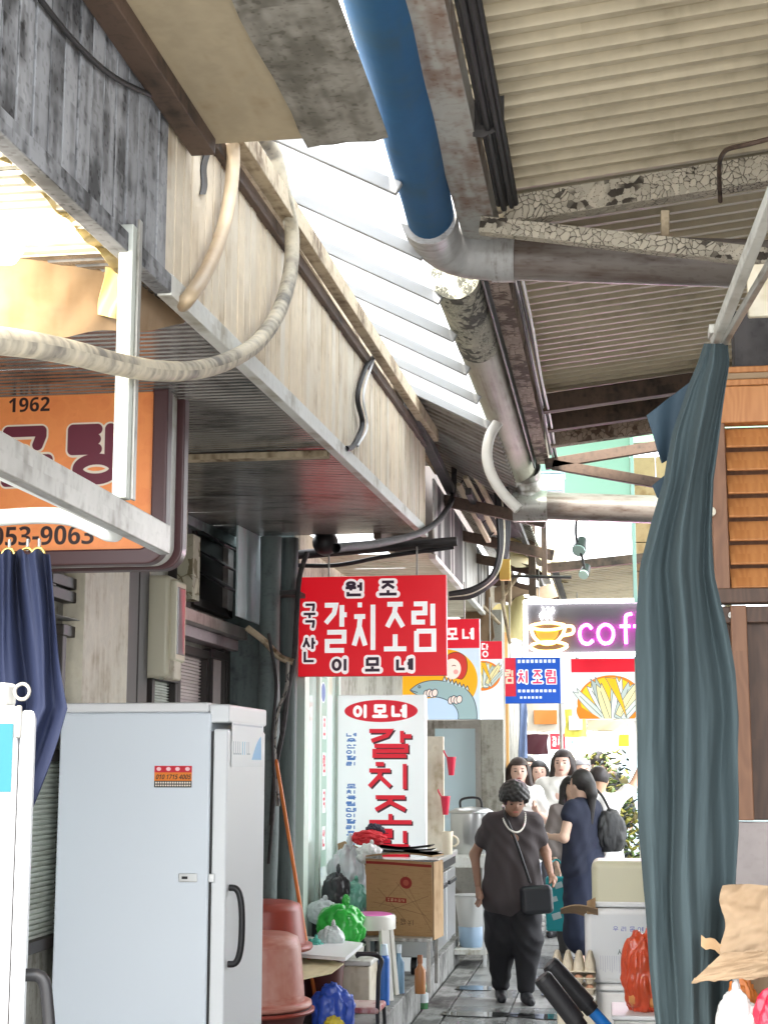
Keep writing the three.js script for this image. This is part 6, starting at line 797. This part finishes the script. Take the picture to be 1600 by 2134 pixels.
function net(prims, cell, k = 0.03, cut) {
  const lo = [9, 9, 9], hi = [-9, -9, -9]; for (const p of prims) { const pts = p.e ? [p.e.map((c, i) => c - p.r[i]), p.e.map((c, i) => c + p.r[i])] : [p.a, p.b].flatMap((v, i) => { const r = (i ? p.rb : p.ra) * Math.max(1, p.flat || 1); return [v.map((c) => c - r), v.map((c) => c + r)]; }); for (const v of pts) for (let i = 0; i < 3; i++) { lo[i] = Math.min(lo[i], v[i]); hi[i] = Math.max(hi[i], v[i]); } }
  for (let i = 0; i < 3; i++) { lo[i] -= cell * 2.5; hi[i] += cell * 2.5; } const n = [0, 1, 2].map((i) => Math.ceil((hi[i] - lo[i]) / cell) + 1), [nx, ny, nz] = n, F = new Float32Array(nx * ny * nz), id = (x, y, z) => x + nx * (y + ny * z);
  const f = (q) => { let d = 9; for (const p of prims) { const v = dist(p, q); d = d > 8 ? v : v < d + k && d < v + k ? smin(d, v, p.k || k) : Math.min(d, v); } return cut ? Math.max(d, cut(q)) : d; };
  for (let z = 0; z < nz; z++) for (let y = 0; y < ny; y++) for (let x = 0; x < nx; x++) F[id(x, y, z)] = f([lo[0] + x * cell, lo[1] + y * cell, lo[2] + z * cell]);
  const vid = new Int32Array(nx * ny * nz).fill(-1), pos = [], idx = [];
  for (let z = 0; z + 1 < nz; z++) for (let y = 0; y + 1 < ny; y++) for (let x = 0; x + 1 < nx; x++) {
    let sx = 0, sy = 0, sz = 0, c = 0; const v = (a, b, d) => F[id(x + a, y + b, z + d)];
    const E = (a, b) => { const p = v(...a), q = v(...b); if ((p < 0) !== (q < 0)) { const t = p / (p - q); sx += a[0] + (b[0] - a[0]) * t; sy += a[1] + (b[1] - a[1]) * t; sz += a[2] + (b[2] - a[2]) * t; c++; } };
    const s0 = v(0, 0, 0) < 0; if (s0 === (v(1, 0, 0) < 0) && s0 === (v(0, 1, 0) < 0) && s0 === (v(0, 0, 1) < 0) && s0 === (v(1, 1, 0) < 0) && s0 === (v(1, 0, 1) < 0) && s0 === (v(0, 1, 1) < 0) && s0 === (v(1, 1, 1) < 0)) continue;
    for (const [a, b] of [[0, 0], [1, 0], [0, 1], [1, 1]]) { E([0, a, b], [1, a, b]); E([a, 0, b], [a, 1, b]); E([a, b, 0], [a, b, 1]); }
    vid[id(x, y, z)] = pos.length / 3; pos.push(lo[0] + (x + sx / c) * cell, lo[1] + (y + sy / c) * cell, lo[2] + (z + sz / c) * cell);
  }
  const quad = (a, b, c, d, flip) => { if (flip) idx.push(a, c, b, a, d, c); else idx.push(a, b, c, a, c, d); };
  for (let z = 1; z + 1 < nz; z++) for (let y = 1; y + 1 < ny; y++) for (let x = 1; x + 1 < nx; x++) {
    const s = F[id(x, y, z)] < 0;
    if (s !== (F[id(x + 1, y, z)] < 0)) quad(vid[id(x, y - 1, z - 1)], vid[id(x, y, z - 1)], vid[id(x, y, z)], vid[id(x, y - 1, z)], !s);
    if (s !== (F[id(x, y + 1, z)] < 0)) quad(vid[id(x - 1, y, z - 1)], vid[id(x - 1, y, z)], vid[id(x, y, z)], vid[id(x, y, z - 1)], !s);
    if (s !== (F[id(x, y, z + 1)] < 0)) quad(vid[id(x - 1, y - 1, z)], vid[id(x, y - 1, z)], vid[id(x, y, z)], vid[id(x - 1, y, z)], !s);
  }
  const g = new THREE.BufferGeometry(); g.setAttribute('position', new THREE.Float32BufferAttribute(pos, 3)); g.setAttribute('uv', new THREE.Float32BufferAttribute(pos.flatMap((_, i) => i % 3 === 2 ? [] : [pos[i - (i % 3) + (i % 3)]]), 2)); g.setIndex(idx); g.computeVertexNormals(); return g;
}
const cap = (a, b, ra, rb = ra, o = {}) => ({ a, b, ra, rb, ...o }), ell = (e, r) => ({ e, r });
function hand(wr, dir, side, curl = 0.5) { // wrist, direction of the fingers, thumb side vector
  const d = V(...dir).normalize(), s = V(...side).normalize(), n = d.clone().cross(s).normalize(), at3 = (u, v, w) => V(...wr).addScaledVector(d, u).addScaledVector(s, v).addScaledVector(n, w).toArray(), out = [cap(at3(0, 0, 0), at3(0.075, 0.006, 0), 0.02, 0.03, {}), cap(at3(0.03, -0.012, 0), at3(0.08, -0.018, 0), 0.018, 0.016)];
  [[0.026, 0.068], [0.009, 0.076], [-0.009, 0.07], [-0.025, 0.055]].forEach(([v, L]) => { const a = at3(0.085, v, 0), b = at3(0.085 + L * 0.5, v * 1.1, curl * 0.02), c = at3(0.085 + L * (1 - curl * 0.35), v * 1.15, curl * 0.055); out.push(cap(a, b, 0.0095, 0.009), cap(b, c, 0.009, 0.0075)); });
  out.push(cap(at3(0.02, 0.018, 0.004), at3(0.055, 0.047, 0.014), 0.013, 0.011), cap(at3(0.055, 0.047, 0.014), at3(0.085, 0.052, 0.03), 0.011, 0.0085)); return out;
}
/** o: H height, skin, hair, top, legs colours; arms: [[elbow],[wrist],[dir]] per side; head offset and nod; facing turn */
function person(label, x, z, turn, o) {
  const c = thing('person', label, 'person', [x, 0, z], o.group); c.rotation.y = turn; const S = (o.H || 1.6) / 1.6, cell = o.cell || 0.014, lean = o.lean || 0, W = o.wide || 1;
  const sc = (p) => p.map((v) => v * S), sh = 1.31, hp = 0.84, nk = [0, 1.37, lean * 0.8], hd = [0 + (o.tilt || 0) * 0.05, 1.475 - (o.nod || 0) * 0.04, lean + 0.02 + (o.nod || 0) * 0.05], ch = [0, 1.2, lean * 0.6], stride = o.stride || 0;
  const sho = (s) => [s * 0.155 * W, sh - 0.015, lean * 0.7], arms = o.arms || [[[-0.22, 1.05, 0], [-0.21, 0.82, 0.08], [0, -1, 0.25]], [[0.22, 1.05, 0], [0.21, 0.82, 0.08], [0, -1, 0.25]]];
  const kn = (s) => [s * 0.09, 0.45, 0.03 + s * stride * 0.5], an = (s) => [s * 0.08, 0.07, s * stride - 0.01];
  const T = (p) => (p.e ? { ...p, e: sc(p.e), r: sc(p.r) } : { ...p, a: sc(p.a), b: sc(p.b), ra: p.ra * S, rb: p.rb * S });
  const tilt = o.nod || 0, fz = Math.cos(tilt * 0.5), fy = -Math.sin(tilt * 0.5), HF = (fx, up, fw) => [hd[0] + fx, hd[1] + up * fz + fw * fy, hd[2] + fw * fz - up * fy];
  const skin = [ell(hd, [0.074, 0.102, 0.088]), cap(HF(0, -0.06, 0.045), HF(0, -0.075, 0.055), 0.042, 0.03), cap(nk, HF(0, -0.04, -0.02), 0.05, 0.05), cap(HF(0, 0.02, 0.08), HF(0, -0.012, 0.1), 0.009, 0.013, { k: 0.01 }), ell(HF(-0.076, -0.005, -0.005), [0.012, 0.028, 0.018]), ell(HF(0.076, -0.005, -0.005), [0.012, 0.028, 0.018]),
    cap(nk, ch, 0.055, 0.1), cap(ch, [0, hp, 0], 0.1, 0.1), cap(sho(-1), sho(1), 0.05, 0.05)];
  const limbs = []; arms.forEach(([e, w], i) => { const s = i ? 1 : -1; limbs.push(cap(sho(s), e, 0.045, 0.038), cap(e, w, 0.037, 0.024)); }); skin.push(...limbs); for (const s of [-1, 1]) skin.push(cap([s * 0.085, hp, 0], kn(s), 0.07, 0.052), cap(kn(s), an(s), 0.05, 0.034));
  const geo = [net(skin.map(T), cell, 0.025 * S)]; arms.forEach(([e, w, d, side, curl], i) => geo.push(net(hand(w, d, side || [i ? -0.3 : 0.3, 0, 1], curl ?? 0.5).map(T), 0.0055, 0.008)));
  const skinM = M(o.skin || [0.52, 0.30, 0.20], 0.55); mesh('body', j(...geo), skinM, c);
  const cloth = (n, prims, m, k = 0.04, cut) => { const g = net(prims.map(T), cell, k * S, cut), p = g.attributes.position, q = g.attributes.normal; // creases
    for (let i = 0; i < p.count; i++) { const X = p.getX(i), Y = p.getY(i), Z = p.getZ(i), w = Math.sin(Y * 19 + X * 31 + Math.sin(Z * 17 + Y * 9) * 1.6 + x * 7), w2 = Math.sin(X * 47 - Y * 13 + Z * 29), d = 0.0065 * (Math.pow(Math.abs(w), 3) - 0.4) + 0.003 * w2; p.setXYZ(i, X + q.getX(i) * d, Y + q.getY(i) * d * 0.3, Z + q.getZ(i) * d); } g.computeVertexNormals(); return mesh(n, g, m, c); }, fm = (col) => M(col, 0.85, { bumpMap: bumpFine, bumpScale: 0.0008 });
  const belly = o.belly || 0.115, hem = o.hem || 0.78, slv = o.sleeve ?? 0.55;
  const top = [cap([0, 1.25, lean * 0.6], [0, 1.0, lean * 0.3], 0.125 * W, belly + 0.015, { flat: 0.75 }), cap([0, 1.0, lean * 0.3], [0, hem, 0.01], belly + 0.02, belly + (o.flare || 0.03), { flat: 0.8 }), cap(sho(-1), [0, 1.325, lean * 0.7], 0.052, 0.05), cap([0, 1.325, lean * 0.7], sho(1), 0.05, 0.052)];
  for (const s of [-0.07, 0.07]) top.push(cap([s * W, 1.24, lean * 0.6], [s * W * 1.2, hem, 0.01], 0.1, 0.1 + (o.flare || 0.03), {})); arms.forEach(([e], i) => { const a = sho(i ? 1 : -1), q = a.map((v, k) => mix(v, e[k], slv)); top.push(cap(a, q, 0.054, 0.064)); }); if (slv > 1) arms.forEach(([e, w], i) => top.push(cap(e, w.map((v, k) => mix(e[k], v, slv - 1)), 0.05, 0.042)));
  cloth('top', top, fm(o.top || [0.7, 0.7, 0.7]), 0.05);
  const lw = o.legw || 0.075; if (o.dress) cloth('skirt', [cap([0, 0.95, 0], [0, 0.32, 0.0], belly + 0.035, 0.19, { flat: 0.75 }), cap([-0.06, 0.9, 0], [-0.08, 0.3, 0], 0.12, 0.12), cap([0.06, 0.9, 0], [0.08, 0.3, 0], 0.12, 0.12)], fm(o.legs), 0.06);
  else cloth('trousers', [cap([-0.05, 0.86, 0], [0.05, 0.86, 0], 0.12, 0.12), ...[-1, 1].flatMap((s) => [cap([s * 0.08, 0.84, 0], kn(s), 0.1 + (o.barrel || 0), lw + 0.02 + (o.barrel || 0)), cap(kn(s), an(s).map((v, i) => (i === 1 ? 0.12 : v)), lw + 0.018 + (o.barrel || 0), lw - 0.015)])], fm(o.legs || [0.05, 0.05, 0.07]), 0.03);
  for (const s of [-1, 1]) { const a = an(s); mesh('shoe', net([cap([a[0], 0.04, a[2] - 0.03], [a[0] * 1.15, 0.035, a[2] + 0.13], 0.04, 0.034), cap([a[0], 0.07, a[2]], [a[0], 0.045, a[2] + 0.05], 0.042, 0.038)].map(T), 0.01, 0.02, (q) => 0.004 - q[1]), M(o.shoe || [0.015, 0.015, 0.018], 0.5), c); }
  const hv = o.hairVol || 1, hr = [ell(HF(0, 0.03 * hv, -0.018), [0.092 * hv, 0.1 * hv, 0.098 * hv])], style = o.hairStyle || 'short'; if (style === 'curly') for (let i = 0; i < 90; i++) { const y = 1 - i / 89 * 1.25, R = Math.sqrt(Math.max(0, 1 - y * y)), a = i * 2.39996; hr.push(ell(HF(Math.cos(a) * R * 0.092 * hv, 0.03 + y * 0.1 * hv, -0.018 + Math.sin(a) * R * 0.098 * hv), [0.021, 0.019, 0.021])); }
  if (style === 'long') for (const s of [-1, 1]) hr.push(cap(HF(s * 0.07, 0.02, -0.02), HF(s * 0.09, -0.12, -0.01), 0.04, 0.035), cap(HF(s * 0.09, -0.12, -0.01), HF(s * 0.085, -0.25, 0.01), 0.035, 0.02), cap(HF(s * 0.03, 0, -0.07), HF(s * 0.04, -0.22, -0.06), 0.05, 0.04)); if (style === 'tail') hr.push(cap(HF(0, 0, -0.09), HF(0.01, -0.07, -0.12), 0.055, 0.045), cap(HF(0.01, -0.07, -0.12), HF(0.02, -0.3, -0.11), 0.04, 0.02));
  const fc = [V(...HF(0, 0, 0)).multiplyScalar(S), V(...HF(0, 0, 1)).multiplyScalar(S)], fd = fc[1].clone().sub(fc[0]).normalize(), ud = V(0, fz, -fy);
  const low = style === 'curly' || style === 'short' ? -0.03 : -9, fr = o.fringe ?? 0.055;
  mesh('hair', net(hr.map(T), 0.007, style === 'curly' ? 0.01 : 0.02, (q) => { const v = V(...q).sub(fc[0]), f = v.dot(fd), u = v.dot(ud), xx = Math.abs(v.x); return Math.max(Math.min(f - (style === 'curly' ? 0.05 : 0.025) * S, (style === 'long' ? Math.min(fr * S - u, 0.07 * S - xx) : fr * S - u)), low * S - u - f * 0.25); }), M(o.hair || [0.012, 0.01, 0.01], 0.5, { bumpMap: bumpFine, bumpScale: 0.006 }), c);
  if (o.face !== false) { const dk = M([0.02, 0.012, 0.01], 0.4), lip = M([0.42, 0.12, 0.1], 0.5); for (const s of [-1, 1]) { const p = sc(HF(s * 0.031, 0.004, 0.081)); mesh('eye', new THREE.SphereGeometry(0.011 * S, 12, 8).scale(1.2, 0.5, 0.4).rotateX(tilt * 0.5).translate(...p), dk, c); const b = sc(HF(s * 0.032, 0.026, 0.083)); mesh('eyebrow', new THREE.SphereGeometry(0.015 * S, 10, 6).scale(1.2, 0.2, 0.35).rotateX(tilt * 0.5).translate(...b), dk, c); } mesh('mouth', new THREE.SphereGeometry(0.022 * S, 14, 8).scale(1, 0.28, 0.35).rotateX(tilt * 0.5).translate(...sc(HF(0, -0.055, 0.083))), lip, c); }
  c.userData.S = S; return { c, S, HF, sc, T, cell };
}
{ // the woman walking towards us
  const f = at(1070, 2090, { y: 0 }), q = person('older woman in dark blouse, pearl necklace and black crossbody bag walking along the alley', f.x, f.z, 0.22, { H: 1.5, lean: 0.1, nod: 0.75, wide: 1.0, belly: 0.122, flare: 0.052, hem: 0.75, hairStyle: 'curly', skin: [0.30, 0.165, 0.11], hair: [0.012, 0.01, 0.009], top: [0.052, 0.042, 0.044], legs: [0.009, 0.009, 0.012], barrel: 0.022, stride: 0.08, cell: 0.012, fringe: 0.032, hairVol: 1.05, arms: [[[-0.27, 1.05, -0.03], [-0.26, 0.83, 0.06], [0.1, -1, 0.3]], [[0.25, 1.06, 0.02], [0.25, 0.92, 0.2], [0.1, -0.4, 0.9]]] });
  const { c, S } = q, pt = (x, y, z) => V(x * S, y * S, z * S);
  const beads = []; for (let i = 0; i <= 34; i++) { const a = i / 34 * Math.PI, px = Math.cos(a) * 0.085, py = 1.35 - Math.sin(a) * 0.13, pz = 0.11 + Math.sin(a) * 0.115; beads.push(new THREE.SphereGeometry(0.007, 8, 6).translate(px * S, py * S, pz * S)); } mesh('necklace', j(...beads), M([0.8, 0.77, 0.7], 0.25), c);
  mesh('bag_strap', tube([pt(-0.06, 1.385, 0.03), pt(-0.065, 1.33, 0.165), pt(0.0, 1.15, 0.215), pt(0.06, 0.98, 0.2), pt(0.1, 0.86, 0.2)], 0.011, 40, 8), mt.black, c);
  mesh('crossbody_bag', new RoundedBoxGeometry(0.22, 0.19, 0.09, 3, 0.035).rotateZ(0.06).translate(0.15 * S, 0.74 * S, 0.17 * S), M([0.012, 0.014, 0.018], 0.45), c); for (const s of [-1, 1]) mesh('earring', new THREE.SphereGeometry(0.01, 10, 8).translate(...V(...q.HF(s * 0.083, -0.04, 0)).multiplyScalar(S).toArray()), M([0.85, 0.83, 0.78], 0.2), c);
}
{ // woman in the navy dress, seen from behind
  const p = at(1212, 1592, { z: -12.4 }); const q = person('woman in sleeveless navy dress with a ponytail and black shoulder bag, seen from behind', p.x, -12.4, Math.PI + 0.95, { H: 1.56, hairStyle: 'tail', dress: true, top: [0.012, 0.016, 0.036], legs: [0.010, 0.015, 0.038], skin: [0.62, 0.42, 0.32], sleeve: 0.28, hem: 0.82, belly: 0.12, cell: 0.013, arms: [[[-0.23, 1.06, 0.0], [-0.16, 1.04, 0.22], [0.25, 0.15, 1]], [[0.23, 1.06, 0.02], [0.12, 1.06, 0.24], [-0.2, 0.15, 1]]] });
  const { c, S } = q; mesh('shoulder_bag', lump(0.17, 0.2, 0.1, 0.2, 81, 4, 2).translate(-0.2, 0.92, -0.12), M([0.015, 0.016, 0.018], 0.6), c); mesh('bag_strap', tube([V(-0.22, 1.18, -0.13), V(-0.19, 1.36, -0.04), V(-0.17, 1.41, 0.02), V(-0.2, 1.3, 0.08), V(-0.24, 1.14, -0.06)], 0.01, 30, 8), mt.black, c);
}
{ // the woman she talks to
  const p = at(1188, 1592, { z: -13.1 }); const q = person('woman in grey cardigan with a teal printed shopping bag beside the navy dress', p.x, -13.1, 0.5, { H: 1.5, hairStyle: 'long', top: [0.22, 0.19, 0.18], legs: [0.06, 0.055, 0.055], skin: [0.6, 0.4, 0.3], sleeve: 1.5, cell: 0.015, arms: [[[-0.23, 1.05, 0], [-0.2, 0.82, 0.1], [0, -1, 0.2]], [[0.22, 1.06, 0.02], [0.1, 1.04, 0.22], [-0.3, 0.1, 1]]] });
  const b = at(1158, 1808, { z: -12.75 }), e = at(1158, 1940, { z: -12.75 }), bag = thing('shopping_bag', 'teal printed shopping bag held between the two women', 'bag', [b.x, e.y, -12.75]), h = b.y - e.y; mesh('bag_body', new RoundedBoxGeometry(0.17, h * 0.86, 0.09, 2, 0.02).translate(0, h * 0.43, 0), M([0.01, 0.35, 0.40], 0.5), bag); for (const [x, y, s] of [[0, 0.12, 1], [-0.02, 0.25, 0.8], [0.02, 0.36, 0.9]]) mesh('print', new RoundedBoxGeometry(0.07 * s, 0.05 * s, 0.004, 1, 0.001).rotateZ(0.3).translate(x, y, 0.047), M([0.55, 0.72, 0.74], 0.5), bag); mesh('strap', tube([V(-0.05, h * 0.84, 0), V(-0.045, h * 1.05, 0), V(0.0, h * 1.12, -0.05), V(0.045, h * 1.05, 0), V(0.05, h * 0.84, 0)], 0.008, 24, 6), M([0.01, 0.32, 0.36], 0.5), bag);
}
{ // smiling pair and the crowd behind
  const pale = [0.72, 0.47, 0.38], put = (px, z) => at(px, 1592, { z }).x;
  const A = { sleeve: 0.7, cell: 0.016, skin: pale, legs: [0.2, 0.22, 0.28] };
  person('smiling woman in white blouse with long brown hair beside the glass booth', put(1080, -14.3), -14.3, 0.1, { ...A, H: 1.66, hairStyle: 'long', hair: [0.035, 0.018, 0.014], top: [0.82, 0.82, 0.8], arms: [[[-0.23, 1.05, 0.02], [-0.1, 1.0, 0.2], [1, 0, 0.2]], [[0.24, 1.06, 0.02], [0.16, 1.12, 0.24], [-0.4, 0.6, 0.5]]] });
  person('smiling woman in pale print blouse, long dark hair, head tilted', put(1166, -14.9), -14.9, -0.15, { ...A, H: 1.74, tilt: 0.6, hairStyle: 'long', hair: [0.025, 0.015, 0.013], top: [0.75, 0.74, 0.7], legs: [0.1, 0.1, 0.12] });
  person('person in grey cap and dark jacket behind the tilted-head woman', put(1212, -16.3), -16.3, 0.2, { ...A, H: 1.66, hair: [0.3, 0.3, 0.32], top: [0.08, 0.08, 0.1], sleeve: 1.6 });
  person('person in dark coat walking away at the alley end', put(1246, -18.8), -18.8, 3.0, { ...A, H: 1.75, top: [0.03, 0.03, 0.035], sleeve: 1.8, cell: 0.02 }); person('person in olive jacket at the bright alley end', put(1270, -20.4), -20.4, 0.3, { ...A, H: 1.72, top: [0.12, 0.11, 0.05], sleeve: 1.8, cell: 0.02 });
  person('person with dark hair between the smiling women, seen behind them', put(1122, -16.8), -16.8, 0.1, { ...A, H: 1.64, top: [0.25, 0.2, 0.2], hairStyle: 'long', cell: 0.02 }); person('person in white top beside the slate blue banner', put(1098, -18.5), -18.5, 0, { ...A, H: 1.7, top: [0.7, 0.68, 0.65], cell: 0.02 }); person('person in dark top at the far end behind the white shirt', put(1228, -21.5), -21.5, 0.5, { ...A, H: 1.7, top: [0.04, 0.045, 0.06], cell: 0.02 });
  const px = put(1246, -13.9), ph = person('person in white shirt raising a phone high overhead beside the curtain', px, -13.9, Math.PI - 0.2, { ...A, H: 1.58, top: [0.8, 0.8, 0.8], hair: [0.02, 0.015, 0.015], skin: [0.6, 0.36, 0.24], arms: [[[-0.28, 1.42, 0.1], [-0.36, 1.62, 0.16], [-0.25, 1, 0.1]], [[0.23, 1.05, 0.02], [0.2, 0.84, 0.1], [0, -1, 0.2]]] });
  const hl = ph.c.localToWorld(V(-0.40, 1.70, 0.17).multiplyScalar(ph.S)); ph.c.updateMatrixWorld(true); const hw = ph.c.localToWorld(V(-0.385, 1.73, 0.19).multiplyScalar(ph.S)), fo = thing('phone', 'dark phone held up by the person in the white shirt', 'phone', [hw.x, hw.y, hw.z]); mesh('phone_body', new RoundedBoxGeometry(0.075, 0.155, 0.009, 2, 0.004), mt.black, fo); mesh('screen', new RoundedBoxGeometry(0.067, 0.145, 0.002, 1, 0.0008).translate(0, 0, -0.0055), P([0.02, 0.02, 0.025], 0.1), fo);
}
renderer.render(scene, camera);
